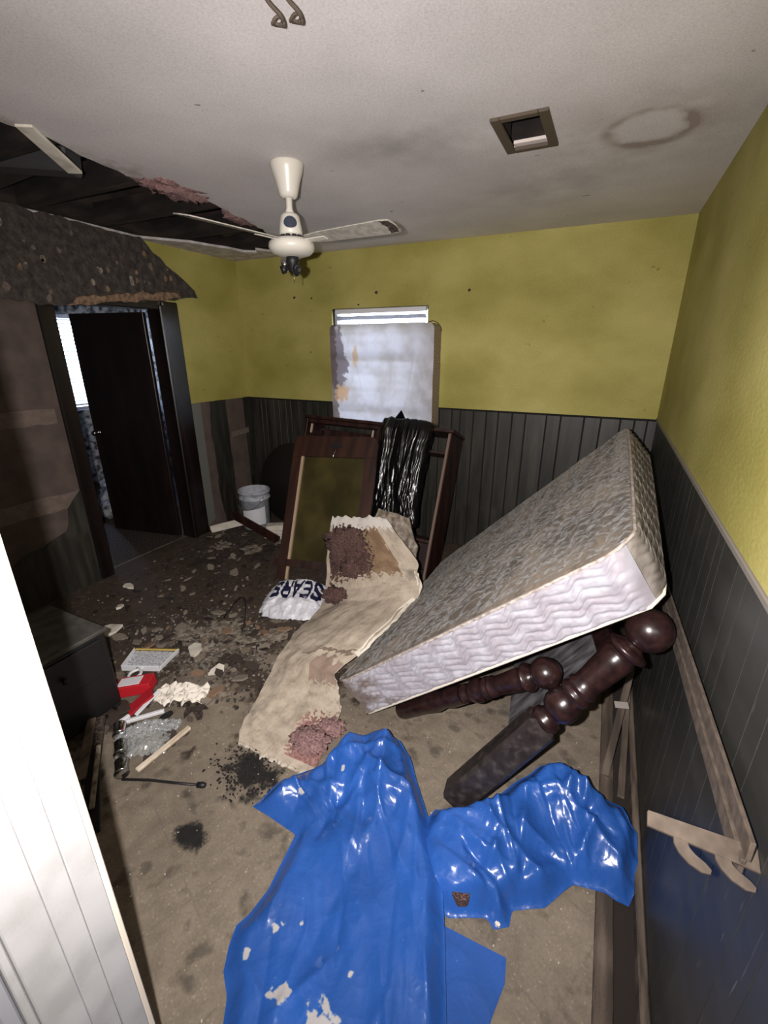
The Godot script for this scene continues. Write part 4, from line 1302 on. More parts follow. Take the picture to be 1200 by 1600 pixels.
func build_upright() -> void:
	# a slim cushion stood on edge before the window; daylight shows through its cover
	var t := thing("upright_mattress", Vector3(-1.71, 1.06, -3.53), "small thin mattress stood upright before the window, daylight glowing through", "mattress")
	var W := 256
	var H := 224
	var a := bytes_of(noise(170, 0.015, 4), W, H)
	var b := bytes_of(noise(171, 0.06, 4), W, H)
	var im := Image.create(W, H, false, Image.FORMAT_RGB8)
	for j in H:
		var v := 1.0 - float(j) / H
		for i in W:
			var u := float(i) / W
			var q := j * W + i
			var na := (a[q] - 128) / 128.0
			var nb := (b[q] - 128) / 128.0
			var c := c8(216, 212, 214).lerp(c8(196, 190, 186), clampf(0.4 + na, 0, 1))
			# brown stain and a dark patched corner on the left, creases on the right
			var dk := clampf((0.2 + 0.05 * nb - u - 0.28 * absf(v - 0.62)) / 0.03, 0, 1) * clampf((v - 0.38 + 0.05 * nb) / 0.05, 0, 1)
			c = c.lerp(c8(118, 108, 110), dk * 0.85)
			if u < 0.06 + 0.02 * nb: c = c.lerp(c8(84, 66, 58), 0.6)
			var st := Vector2((u - 0.1) / 0.09, (v - 0.33) / 0.1).length() + nb * 0.4
			if st < 1.0: c = c.lerp(c8(206, 160, 116), 0.75 * clampf((1.0 - st) * 3.0, 0, 1))
			var st2 := Vector2((u - 0.255) / 0.03, (v - 0.7) / 0.11).length() + nb * 0.3
			if st2 < 1.0: c = c.lerp(c8(204, 164, 122), 0.7 * clampf((1.0 - st2) * 3.0, 0, 1))
			im.set_pixel(i, j, c)
	var cover := uv_mat(ImageTexture.create_from_image(im), 0.8)
	cover.backlight_enabled = true
	cover.backlight = Color(1.0, 1.0, 1.0)
	var lo := Vector3(-2.168, 1.05, -3.612)
	var hi := Vector3(-1.24, 1.862, -3.452)
	var nz := noise(172, 2.0, 3)
	var pt := func(p):
		var d := hi - lo
		var q: Vector3 = p * d
		var r := 0.045
		var iz := Vector3(clampf(q.x, r, d.x - r), clampf(q.y, r, d.y - r), clampf(q.z, 0.012, d.z - 0.012))
		var e := q - iz
		var exy := Vector2(e.x, e.y)
		var l := maxf(absf(e.x), absf(e.y))
		if exy.length() > l and l > 0: exy = exy.normalized() * l
		var bow := 0.008 * nz.get_noise_3dv(q * 2.0)
		if p.z > 0.9:
			for cr in [[0.80, 0.16, 0.9], [0.90, 0.13, 0.7], [0.30, -0.2, 0.5], [0.62, 0.1, 0.4]]:
				bow += 0.012 * cr[2] * exp(-absf(p.x - cr[0] - cr[1] * (p.y - 0.5)) / 0.014) * sin(PI * clampf(p.x, 0.0, 1.0)) * sin(PI * clampf(p.y, 0.0, 1.0))
		return lo + Vector3(iz.x + exy.x, iz.y + exy.y, q.z + bow + 0.012 * (p.y - 0.5))
	var s := st_new(true)
	sheet(s, 150, 60, func(u, v): return pt.call(Vector3(u, 1.0 - v, 1.0)))
	obj("front_cover", s, cover, t)
	s = st_new(true)
	sheet(s, 36, 4, func(u, v): return pt.call(Vector3(1.0, u, v)), true)
	sheet(s, 36, 4, func(u, v): return pt.call(Vector3(0.0, u, v)))
	sheet(s, 40, 4, func(u, v): return pt.call(Vector3(u, 1.0, v)))
	obj("border", s, tri_mat(grain_tex(173, 0.06, [c8(112, 96, 80), c8(150, 132, 112), c8(176, 160, 140)]), Vector3(4, 4, 4), 0.9), t, "beige gusset along the edge")
	s = st_new()
	for y in [1.2, 1.62]:
		span(s, Vector3(-2.15, y, -3.60), Vector3(-1.26, y + 0.035, -3.575), 0.002)
	obj("batten", s, M.stick, t)
	s = st_new(true)
	tube(s, [Vector3(-1.30, 1.866, -3.47), Vector3(-1.26, 1.875, -3.46), Vector3(-1.22, 1.86, -3.45), Vector3(-1.195, 1.83, -3.45), Vector3(-1.185, 1.80, -3.45)], 0.003, 6)
	obj("loose_thread", s, M.rust, t)

func build_panel_frame() -> void:
	# tall framed panel: wooden stiles, dull glass
	var F := Vector3(-2.089, 0.0, -2.43)
	var T := Vector3(-2.228, 1.0, -2.99)
	var v := (T - F).normalized()
	var u := Vector3(0.676, 0, -0.117)
	u = (u - v * u.dot(v)).normalized()
	var n := u.cross(v).normalized()
	if n.z < 0: n = -n
	var W := 0.70
	var H := 1.15
	var B := Basis(u, v, n)
	var t := thing("framed_panel", Vector3(-1.75, 0, -2.6), "tall wooden frame with dull greenish glass leaning on the cabinet", "frame")
	var S := func(poly: PackedVector2Array, z: float, d: float) -> SurfaceTool:
		var s := st_new()
		prism(s, poly, F + n * z, u, v, n, d)
		return s
	var red := tri_mat(grain_tex(180, 0.03, [c8(38, 22, 17), c8(54, 32, 24), c8(66, 39, 29)], 1, 8), Vector3(1.4, 1.4, 1.4), 0.4)
	obj("stile", S.call(rect2(0.0, 0.0, 0.085, H - 0.17), 0.03, 0.03), red, t)
	obj("stile", S.call(rect2(W - 0.085, 0.0, W, H - 0.17), 0.03, 0.03), red, t)
	var top := PackedVector2Array([Vector2(0.0, H - 0.169), Vector2(W, H - 0.169)])
	for k in 9:
		var a := PI * 0.5 * k / 8.0
		top.append(Vector2(W - 0.06 + 0.06 * cos(a), H - 0.06 + 0.06 * sin(a)))
	for k in 5:
		var a := PI * 0.5 + PI * 0.5 * k / 4.0
		top.append(Vector2(0.02 + 0.02 * cos(a), H - 0.02 + 0.02 * sin(a)))
	obj("top_rail", S.call(top, 0.033, 0.034), red, t)
	obj("bottom_rail", S.call(rect2(-0.03, 0.1, W + 0.02, 0.155), 0.05, 0.025), M.wood_dark, t)
	var lip := flat(c8(172, 148, 122), 0.7)
	obj("inner_lip", S.call(rect2(0.078, -0.0, 0.098, H - 0.17), 0.036, 0.02), lip, t, "bare pale edge along the left stile")
	obj("inner_lip", S.call(rect2(W - 0.094, 0.16, W - 0.08, H - 0.17), 0.032, 0.02), red, t)
	var g := tri_mat(grain_tex(181, 0.01, [c8(42, 38, 22), c8(60, 54, 30), c8(78, 70, 38)], 1, 1, 4), Vector3(1, 1, 1), 0.22)
	obj("panel", S.call(rect2(0.08, 0.156, W - 0.08, H - 0.16), 0.012, 0.006), g, t, "dull olive brown glass")
	# finger notch with a metal pull
	var s := st_new()
	var c := F + u * (W * 0.52) + v * (H - 0.075) + n * 0.034
	prism(s, PackedVector2Array([Vector2(-0.055, -0.02), Vector2(0.055, -0.02), Vector2(0.04, 0.012), Vector2(0.0, 0.022), Vector2(-0.04, 0.012)]), c, u, v, n, 0.004)
	obj("notch", s, M.black, t)
	s = st_new(true)
	tube(s, [c + v * -0.03 + n * 0.004 - u * 0.015, c + v * -0.045 + n * 0.01, c + v * -0.08 + n * 0.012 - u * 0.01, c + v * -0.13 + n * 0.004 - u * 0.02], 0.004, 6)
	obj("pull", s, M.chrome, t)

# ---------------------------------------------------------------- bed parts
func post_profile(L: float, k := 1.0) -> Array:
	# turned upper half of a cannonball post, lengths from its foot
	var p := []
	for q in [[0.0, 0.50], [0.046, 0.50], [0.050, 0.515], [0.050, 0.53], [0.038, 0.54], [0.038, 0.555], [0.05, 0.565], [0.059, 0.585], [0.061, 0.605], [0.057, 0.63], [0.045, 0.648], [0.05, 0.655], [0.055, 0.665], [0.055, 0.675], [0.047, 0.682], [0.047, 0.69], [0.053, 0.697], [0.053, 0.705], [0.046, 0.712], [0.046, 0.74], [0.050, 0.79], [0.054, 0.84], [0.054, 0.87], [0.045, 0.885], [0.052, 0.89], [0.064, 0.897], [0.067, 0.905], [0.064, 0.913], [0.045, 0.922], [0.032, 0.932], [0.032, 0.94]]:
		p.append(Vector2(q[0] * k, q[1] * L))
	var r := 0.07 * k
	for i in 15:
		var a := -PI * 0.5 + 0.42 + (PI - 0.42) * i / 14.0
		p.append(Vector2(maxf(r * cos(a), 0.0), L + r * sin(a)))
	return p

func bed_post(t: Node3D, foot: Vector3, ball: Vector3, side: Vector3, square: bool, k := 1.0) -> void:
	var L := foot.distance_to(ball)
	var a := (ball - foot).normalized()
	var post: MeshInstance3D
	var s := st_new()
	if square:
		bar(s, foot + a * 0.0, foot + a * (L * 0.512), side, 0.105, 0.105, 0.014)
	else:
		lathe(s, along(foot, ball), [Vector2(0.0, 0.0), Vector2(0.05 * k, 0.0), Vector2(0.055 * k, 0.02), Vector2(0.05 * k, L * 0.2), Vector2(0.058 * k, L * 0.3), Vector2(0.046 * k, L * 0.36), Vector2(0.055 * k, L * 0.42), Vector2(0.05 * k, L * 0.505)])
	post = obj("post", s, M.cherry if not square else M.cherry_worn, t)
	s = st_new(true)
	lathe(s, along(foot, ball), post_profile(L, k), 36)
	var up := obj("turned_shaft", s, M.cherry, post)
	up.position = Vector3.ZERO

func build_bed() -> void:
	var foot := Vector3(-0.30, 0.055, -1.235)
	var ball := Vector3(0.233, 0.839, -1.45)
	var a := (ball - foot).normalized()
	var w := Vector3(0.02, 0.02, -1.0)
	w = (w - a * w.dot(a)).normalized()
	var t := thing("bed_headboard", Vector3(-0.3, 0, -1.3), "dark cherry headboard with thick ball-topped post, tipped under the mattress", "headboard")
	bed_post(t, foot, ball, w, true)
	var L := foot.distance_to(ball)
	var s := st_new()
	bar(s, foot + a * (L * 0.32) + w * 0.55, foot + a * (L * 0.80) + w * 0.55, w, 1.0, 0.026, 0.004)
	obj("panel", s, M.cherry_dusty, t, "flat board, grey with dust")
	s = st_new()
	bar(s, foot + a * (L * 0.80) + w * 0.55, foot + a * (L * 0.875) + w * 0.55, w, 1.0, 0.045, 0.01)
	obj("top_rail", s, M.cherry, t)
	var t2 := thing("bed_footboard_post", Vector3(-0.4, 0, -1.65), "cherry bed post with small ball end lying beneath the mattress", "bed post")
	bed_post(t2, Vector3(-0.66, 0.045, -1.57), Vector3(-0.048, 0.588, -1.43), Vector3.BACK, false, 0.8)
	# side rail with hook plate along the right wall
	var r := thing("bed_rail", Vector3(0.3, 0.8, -1.3), "rusty brown metal bed rail with hooked end plate along the right wall", "bed rail")
	var A := Vector3(0.322, 0.77, -1.92)
	var Bq := Vector3(0.322, 0.885, -0.705)
	s = st_new()
	bar(s, A + Vector3(0, 0.021, 0), Bq + Vector3(0, 0.021, 0), Vector3.UP, 0.039, 0.008, 0.0015)
	obj("flange", s, M.rust, r)
	s = st_new()
	bar(s, A + Vector3(-0.004, -0.021, 0), Bq + Vector3(-0.004, -0.021, 0), Vector3.UP, 0.039, 0.008, 0.0015)
	obj("flange", s, M.rust, r)
	s = st_new()
	prism(s, PackedVector2Array([Vector2(-0.142, 0.002), Vector2(-0.14, 0.0), Vector2(0.02, -0.004), Vector2(0.02, 0.034), Vector2(-0.142, 0.026)]), Vector3(0.322, 0.885, -0.735), Vector3.RIGHT, Vector3(0, -0.35, 0.93), Vector3(0, 0.93, 0.35), 0.006)
	var plate := obj("end_plate", s, M.rust, r)
	for k in 2:
		s = st_new()
		var hx := -0.098 + 0.06 * k
		var hp := [Vector2(hx - 0.004, 0.024), Vector2(hx + 0.016, 0.026), Vector2(hx + 0.02, 0.036), Vector2(hx + 0.028, 0.043), Vector2(hx + 0.042, 0.05), Vector2(hx + 0.05, 0.057), Vector2(hx + 0.048, 0.064), Vector2(hx + 0.036, 0.066), Vector2(hx + 0.018, 0.06), Vector2(hx + 0.004, 0.049), Vector2(hx - 0.003, 0.037)]
		prism(s, PackedVector2Array(hp), Vector3(0.322, 0.884, -0.735), Vector3.RIGHT, Vector3(0, -0.35, 0.93), Vector3(0, 0.93, 0.35), 0.005)
		var hk := obj("hook", s, M.rust, plate)
		hk.position = Vector3.ZERO

# ---------------------------------------------------------------- ceiling fan, vent, hooks
func build_fan() -> void:
	var c := Vector3(-1.414, 2.44, -1.95)
	var t := thing("ceiling_fan", c, "old white three-blade ceiling fan with bare light stub", "ceiling fan")
	var xf := Transform3D(Basis(), c)
	var s := st_new(true)
	lathe(s, xf, [Vector2(0.0, 0.0), Vector2(0.072, 0.0), Vector2(0.075, -0.006), Vector2(0.068, -0.03), Vector2(0.052, -0.075), Vector2(0.043, -0.11), Vector2(0.038, -0.125), Vector2(0.028, -0.132), Vector2(0.0, -0.132)], 32)
	obj("canopy", s, M.fan_white, t)
	s = st_new(true)
	lathe(s, xf, [Vector2(0.0, -0.125), Vector2(0.015, -0.125), Vector2(0.014, -0.17), Vector2(0.02, -0.185), Vector2(0.022, -0.195), Vector2(0.0, -0.195)], 20)
	obj("downrod", s, M.fan_white, t)
	s = st_new(true)
	lathe(s, xf, [Vector2(0.0, -0.19), Vector2(0.03, -0.19), Vector2(0.042, -0.2), Vector2(0.05, -0.24), Vector2(0.053, -0.268), Vector2(0.05, -0.275), Vector2(0.0, -0.275)], 28)
	var hs := obj("upper_housing", s, M.fan_white, t)
	# oval dark badge facing the doorway
	s = st_new(true)
	var dir := Vector3(0.58, 0, 0.81).normalized()
	var sd := dir.cross(Vector3.UP).normalized()
	var ring := []
	for k in 20:
		var a := TAU * k / 20
		var ang := cos(a) * 0.62
		var rad := 0.0505 - 0.0035 * sin(a)
		ring.append(c + (dir * cos(ang) + sd * sin(ang)) * rad + Vector3(0, -0.232 + 0.024 * sin(a), 0))
	var mid := c + dir * 0.0525 + Vector3(0, -0.232, 0)
	for k in 20: tri(s, mid, ring[k], ring[(k + 1) % 20], dir)
	var bd := obj("badge", s, flat(c8(48, 54, 68), 0.35), hs, "dark blue oval badge")
	bd.position = Vector3.ZERO
	s = st_new()
	for k in 10:
		var a := TAU * k / 10
		block(s, Transform3D(Basis(Vector3.UP, -a), c + Vector3(cos(a) * 0.045, -0.283, sin(a) * 0.045)), Vector3(0.012, 0.014, 0.018), 0.002)
	obj("cooling_slots", s, M.black, t)
	s = st_new(true)
	lathe(s, xf, [Vector2(0.0, -0.288), Vector2(0.05, -0.288), Vector2(0.088, -0.294), Vector2(0.103, -0.308), Vector2(0.105, -0.325), Vector2(0.1, -0.338), Vector2(0.085, -0.352), Vector2(0.05, -0.362), Vector2(0.0, -0.364)], 40)
	obj("motor_housing", s, M.fan_white, t)
	var dusty := tri_mat(grain_tex(190, 0.03, [c8(150, 144, 134), c8(170, 165, 155), c8(184, 179, 169)], 1, 1, 4), Vector3(3, 3, 3), 0.6)
	for a in [100.5, 5.0, 233.0]:
		var d := Vector3(cos(deg_to_rad(a)), 0, sin(deg_to_rad(a)))
		var side := d.cross(Vector3.UP).normalized()
		# blades are pitched about ten degrees
		var sv := (side * cos(0.2) + Vector3.UP * sin(0.2)).normalized()
		var nn := d.cross(sv).normalized()
		s = st_new()
		var pts := PackedVector2Array([Vector2(0.10, -0.034), Vector2(0.17, -0.046), Vector2(0.50, -0.06), Vector2(0.545, -0.052), Vector2(0.555, 0.0), Vector2(0.545, 0.052), Vector2(0.50, 0.06), Vector2(0.17, 0.046), Vector2(0.10, 0.034)])
		prism(s, pts, c + Vector3(0, -0.30, 0), d, sv, nn, 0.004)
		var b := obj("blade", s, dusty, t)
		s = st_new()
		bar(s, c + Vector3(0, -0.30, 0) + d * 0.07 + nn * 0.004, c + Vector3(0, -0.30, 0) + d * 0.2 + nn * 0.004, sv, 0.03, 0.004, 0.001)
		var grime := st_new()
		prism(grime, ragged([Vector2(0.50, -0.055), Vector2(0.543, -0.048), Vector2(0.552, 0.0), Vector2(0.543, 0.048), Vector2(0.50, 0.056), Vector2(0.515, 0.0)], 0.004, 0.012, 17), c + Vector3(0, -0.30, 0) + nn * 0.0008, d, sv, nn, 0.0056)
		var gr := obj("grime", grime, M.flake_dark, b, "dark grime at the blade tip")
		gr.position = Vector3.ZERO
		var ir := obj("blade_iron", s, M.fan_white, b)
		ir.position = Vector3.ZERO
	s = st_new(true)
	lathe(s, xf, [Vector2(0.0, -0.36), Vector2(0.028, -0.362), Vector2(0.03, -0.385), Vector2(0.022, -0.395), Vector2(0.02, -0.425), Vector2(0.0, -0.428)], 18)
	var lk := obj("light_stub", s, M.black, t, "black socket below the motor")
	s = st_new(true)
	for a in [0.5, 2.4, 4.4]:
		var d := Vector3(cos(a), 0, sin(a))
		lathe(s, along(c + Vector3(0, -0.405, 0) + d * 0.012, c + Vector3(0, -0.425, 0) + d * 0.07), [Vector2(0.0, 0.0), Vector2(0.008, 0.0), Vector2(0.01, 0.02), Vector2(0.018, 0.025), Vector2(0.018, 0.045), Vector2(0.012, 0.045), Vector2(0.0, 0.03)], 14)
	var ar := obj("lamp_socket", s, M.black, lk)
	ar.position = Vector3.ZERO
	s = st_new(true)
	lathe(s, Transform3D(Basis(), c + Vector3(-0.025, -0.395, 0.03)), [Vector2(0.0, -0.014), Vector2(0.012, -0.01), Vector2(0.015, 0.0), Vector2(0.012, 0.01), Vector2(0.0, 0.014)], 14)
	var kn := obj("screw_cap", s, M.chrome, lk)
	kn.position = Vector3.ZERO
	s = st_new(true)
	tube(s, [c + Vector3(0.01, -0.42, 0.01), c + Vector3(0.012, -0.45, 0.012), c + Vector3(0.01, -0.475, 0.01)], 0.002, 5)
	var pc := obj("pull_chain", s, M.chrome, lk)
	pc.position = Vector3.ZERO

func build_ceiling_things() -> void:
	var t := thing("ceiling_vent", Vector3(-0.42, 2.44, -2.09), "brown framed square vent opening in the ceiling", "vent")
	var br := flat(c8(84, 72, 60), 0.7)
	var s := st_new()
	for q in [[Vector3(-0.518, 2.430, -2.25), Vector3(-0.485, 2.443, -1.933)], [Vector3(-0.352, 2.430, -2.25), Vector3(-0.318, 2.443, -1.933)], [Vector3(-0.484, 2.430, -2.25), Vector3(-0.353, 2.443, -2.222)], [Vector3(-0.484, 2.430, -1.962), Vector3(-0.353, 2.443, -1.933)]]:
		span(s, q[0], q[1], 0.002)
	obj("frame", s, br, t)
	s = st_new()
	for q in [[Vector3(-0.52, 2.456, -2.26), Vector3(-0.513, 2.72, -1.92)], [Vector3(-0.325, 2.456, -2.26), Vector3(-0.318, 2.72, -1.92)], [Vector3(-0.512, 2.456, -1.93), Vector3(-0.326, 2.72, -1.922)]]:
		span(s, q[0], q[1], 0.0)
	span(s, Vector3(-0.512, 2.66, -2.25), Vector3(-0.326, 2.67, -1.93), 0.0)
	obj("duct", s, flat(c8(46, 38, 34), 0.9), t, "dark duct box above the frame")
	s = st_new()
	span(s, Vector3(-0.484, 2.4445, -2.235), Vector3(-0.353, 2.456, -2.195), 0.001)
	obj("rear_flange", s, flat(c8(222, 210, 204), 0.7), t, "pale strip inside the far edge")
	# two bent wires near the top of the view
	for k in 2:
		var o := Vector3(-0.80 + 0.045 * k, 2.44, -1.06 - 0.01 * k)
		var h := thing("wire_hook", o, ["left of two rusty wire hooks on the ceiling near the camera", "right of two rusty wire hooks on the ceiling near the camera"][k], "hook", "wire hooks in the ceiling")
		s = st_new(true)
		var pts := []
		for i in 14:
			var q := i / 13.0
			pts.append(o + Vector3(-0.03 * q - 0.012 * sin(q * 5.0), -0.004 - 0.055 * q + 0.02 * q * q, -0.09 * q))
		tube(s, pts, 0.0045, 7)
		obj("shank", s, M.rust, h)
		s = st_new(true)
		var e: Vector3 = pts[-1]
		var loop := []
		for i in 15:
			var a := TAU * i / 14.0
			loop.append(e + Vector3(-0.012 + 0.014 * cos(a), 0.004 * sin(a * 2.0), 0.004 + 0.014 * sin(a)))
		tube(s, loop, 0.0035, 6)
		tube(s, [e, e + Vector3(-0.02, 0.004, -0.012), e + Vector3(-0.035, 0.01, -0.014)], 0.004, 6)
		obj("twisted_end", s, M.rust, h)

# ---------------------------------------------------------------- rear left corner
func build_left_corner() -> void:
	var b := Vector3(-2.97, 0.0, -3.23)
	var t := thing("plastic_bucket", b, "grey plastic bucket standing in the rear left corner", "bucket")
	var s := st_new(true)
	lathe(s, Transform3D(Basis(), b), [Vector2(0.0, 0.004), Vector2(0.125, 0.0), Vector2(0.13, 0.004), Vector2(0.142, 0.3), Vector2(0.15, 0.302), Vector2(0.15, 0.315), Vector2(0.144, 0.318), Vector2(0.145, 0.36), Vector2(0.153, 0.362), Vector2(0.153, 0.385), Vector2(0.146, 0.388), Vector2(0.140, 0.385), Vector2(0.125, 0.012), Vector2(0.0, 0.012)], 40)
	obj("body", s, tri_mat(grain_tex(200, 0.02, [c8(136, 140, 148), c8(172, 176, 184), c8(190, 192, 198)]), Vector3(2, 2, 2), 0.5), t)
	s = st_new(true)
	var pts := []
	for k in 19:
		var a := PI * k / 18.0
		pts.append(b + Vector3(0.155 * cos(a), 0.345 - 0.13 * sin(a), 0.155 * sin(a) * 0.55 + 0.05))
	tube(s, pts, 0.0025, 6)
	obj("handle", s, M.chrome, t)
	s = st_new(true)
	sheet(s, 16, 6, func(u, v):
		var a := lerpf(0.2, 1.8, u)
		return b + Vector3(cos(a), 0, sin(a)) * (0.141 + 0.004 * v) + Vector3(0, lerpf(0.06, 0.24, v) - 0.04 * u * v, 0), true)
	obj("paper_label", s, M.white_plastic, t, "pale paper stuck round its lower half")
	# round table top against the wall
	t = thing("round_tabletop", Vector3(-2.74, 0, -3.5), "dark round table top leaning in the corner behind the bucket", "table top")
	s = st_new(true)
	var cen := Vector3(-2.72, 0.40, -3.52)
	var nn := Vector3(0, 0.22, 1).normalized()
	lathe(s, along(cen - nn * 0.015, cen + nn * 0.015), [Vector2(0.0, 0.0), Vector2(0.395, 0.0), Vector2(0.405, 0.008), Vector2(0.405, 0.022), Vector2(0.395, 0.03), Vector2(0.0, 0.03)], 56)
	obj("disc", s, flat(c8(22, 18, 15), 0.55), t)
	t = thing("red_board", Vector3(-2.75, 0, -2.95), "red-brown board lying aslant before the bucket", "board")
	s = st_new()
	bar(s, Vector3(-3.05, 0.20, -2.98), Vector3(-2.48, 0.04, -2.95), Vector3.UP, 0.085, 0.02, 0.003)
	obj("plank", s, M.wood_dark, t)
	t = thing("broken_baseboard", Vector3(-3.15, 0, -3.0), "pale broken base board below the stripped planks by the doorway", "board")
	s = st_new()
	bar(s, Vector3(-3.26, 0.03, -2.9), Vector3(-3.0, 0.09, -3.12), Vector3.UP, 0.07, 0.018, 0.002)
	obj("plank", s, M.plaster, t)
	t = thing("plaster_block", Vector3(-2.62, 0, -3.05), "small pale plaster block between bucket and framed panel", "rubble")
	s = st_new()
	block(s, Transform3D(Basis(Vector3.UP, 0.6), Vector3(-2.62, 0.105, -3.08)), Vector3(0.16, 0.05, 0.1), 0.008)
	block(s, Transform3D(Basis(Vector3.UP, 0.3), Vector3(-2.62, 0.04, -3.09)), Vector3(0.2, 0.08, 0.14), 0.01)
	obj("block", s, M.plaster, t)
	# white shopping bag with dark lettering
	build_shop_bag()

func stroke_dist(p: Vector2, lines: Array) -> float:
	var d := 1e9
	for l in lines:
		for i in l.size() - 1:
			var q := Geometry2D.get_closest_point_to_segment(p, l[i], l[i + 1])
			d = minf(d, q.distance_to(p))
	return d

func letters() -> Array:
	var S := [Vector2(0.95, 0.8), Vector2(0.8, 0.97), Vector2(0.25, 0.97), Vector2(0.08, 0.8), Vector2(0.12, 0.6), Vector2(0.85, 0.42), Vector2(0.93, 0.22), Vector2(0.75, 0.03), Vector2(0.2, 0.03), Vector2(0.05, 0.2)]
	return [[S], [[Vector2(0.95, 0), Vector2(0.08, 0), Vector2(0.08, 1), Vector2(0.95, 1)], [Vector2(0.08, 0.5), Vector2(0.8, 0.5)]], [[Vector2(0, 0), Vector2(0.5, 1), Vector2(1.0, 0)], [Vector2(0.22, 0.35), Vector2(0.78, 0.35)]], [[Vector2(0.08, 0), Vector2(0.08, 1), Vector2(0.75, 1), Vector2(0.95, 0.8), Vector2(0.85, 0.52), Vector2(0.08, 0.48)], [Vector2(0.5, 0.48), Vector2(0.98, 0)]], [S]]

func build_shop_bag() -> void:
	var W := 384
	var H := 256
	var im := Image.create(W, H, false, Image.FORMAT_RGB8)
	var n := noise(210, 0.02, 4)
	var L := letters()
	for j in H:
		for i in W:
			var u := float(i) / W
			var v := float(j) / H
			var k := n.get_noise_2d(i, j)
			var c := c8(226, 226, 232).lerp(c8(196, 196, 206), clampf(0.4 + k, 0, 1))
			# word printed across the rear half, upside down to the viewer
			var tx := (0.90 - u) / 0.16
			var ty := (0.70 - v) / 0.36
			if tx > -0.2 and tx < 5.4 and ty > -0.3 and ty < 1.3:
				var d := 1e9
				for q in [int(floor(tx)) - 1, int(floor(tx)), int(floor(tx)) + 1]:
					if q >= 0 and q < 5:
						d = minf(d, stroke_dist(Vector2((tx - q) / 0.78, ty), L[q]))
				if d < 0.13: c = c8(24, 26, 56)
			im.set_pixel(i, j, c)
	var t := thing("shopping_bag", Vector3(-1.65, 0, -2.05), "crumpled white plastic shopping bag with dark upside-down lettering", "bag")
	var o := Vector3(-1.885, 0.0, -1.93)
	var ux := Vector3(0.42, 0, -0.15)
	var uz := Vector3(-0.11, 0, -0.36)
	var f := noise(211, 3.0, 3, FastNoiseLite.TYPE_SIMPLEX_SMOOTH, FastNoiseLite.FRACTAL_RIDGED)
	var s := st_new(true)
	var hf := func(u: float, v: float) -> float:
		var e := clampf(minf(minf(u, 1.0 - u) * 5.0, minf(v, 1.0 - v) * 4.0), 0.0, 1.0)
		e = sqrt(e)
		return e * (0.05 + 0.085 * v + 0.02 * sin(PI * u)) + e * 0.016 * f.get_noise_2d(u * 0.8 + v * 0.5, v * 1.0 - u * 0.2)
	var g := func(u, v):
		var w := Vector2(u - 0.5, v - 0.5)
		var r := pow(pow(absf(w.x * 2.0), 4.0) + pow(absf(w.y * 2.0), 4.0) + 1e-9, 0.25)
		var l := maxf(absf(w.x), absf(w.y)) * 2.0
		w *= l / maxf(r, 1e-4)
		var wob := 1.0 + 0.06 * f.get_noise_2d(w.x * 2.0, w.y * 2.0)
		var uu := 0.5 + w.x * wob
		var vv := 0.5 + w.y * wob
		return o + ux * uu + uz * vv + Vector3(0, 0.004 + hf.call(u, v), 0)
	sheet(s, 70, 60, g)
	obj("skin", s, uv_mat(ImageTexture.create_from_image(im), 0.4), t)

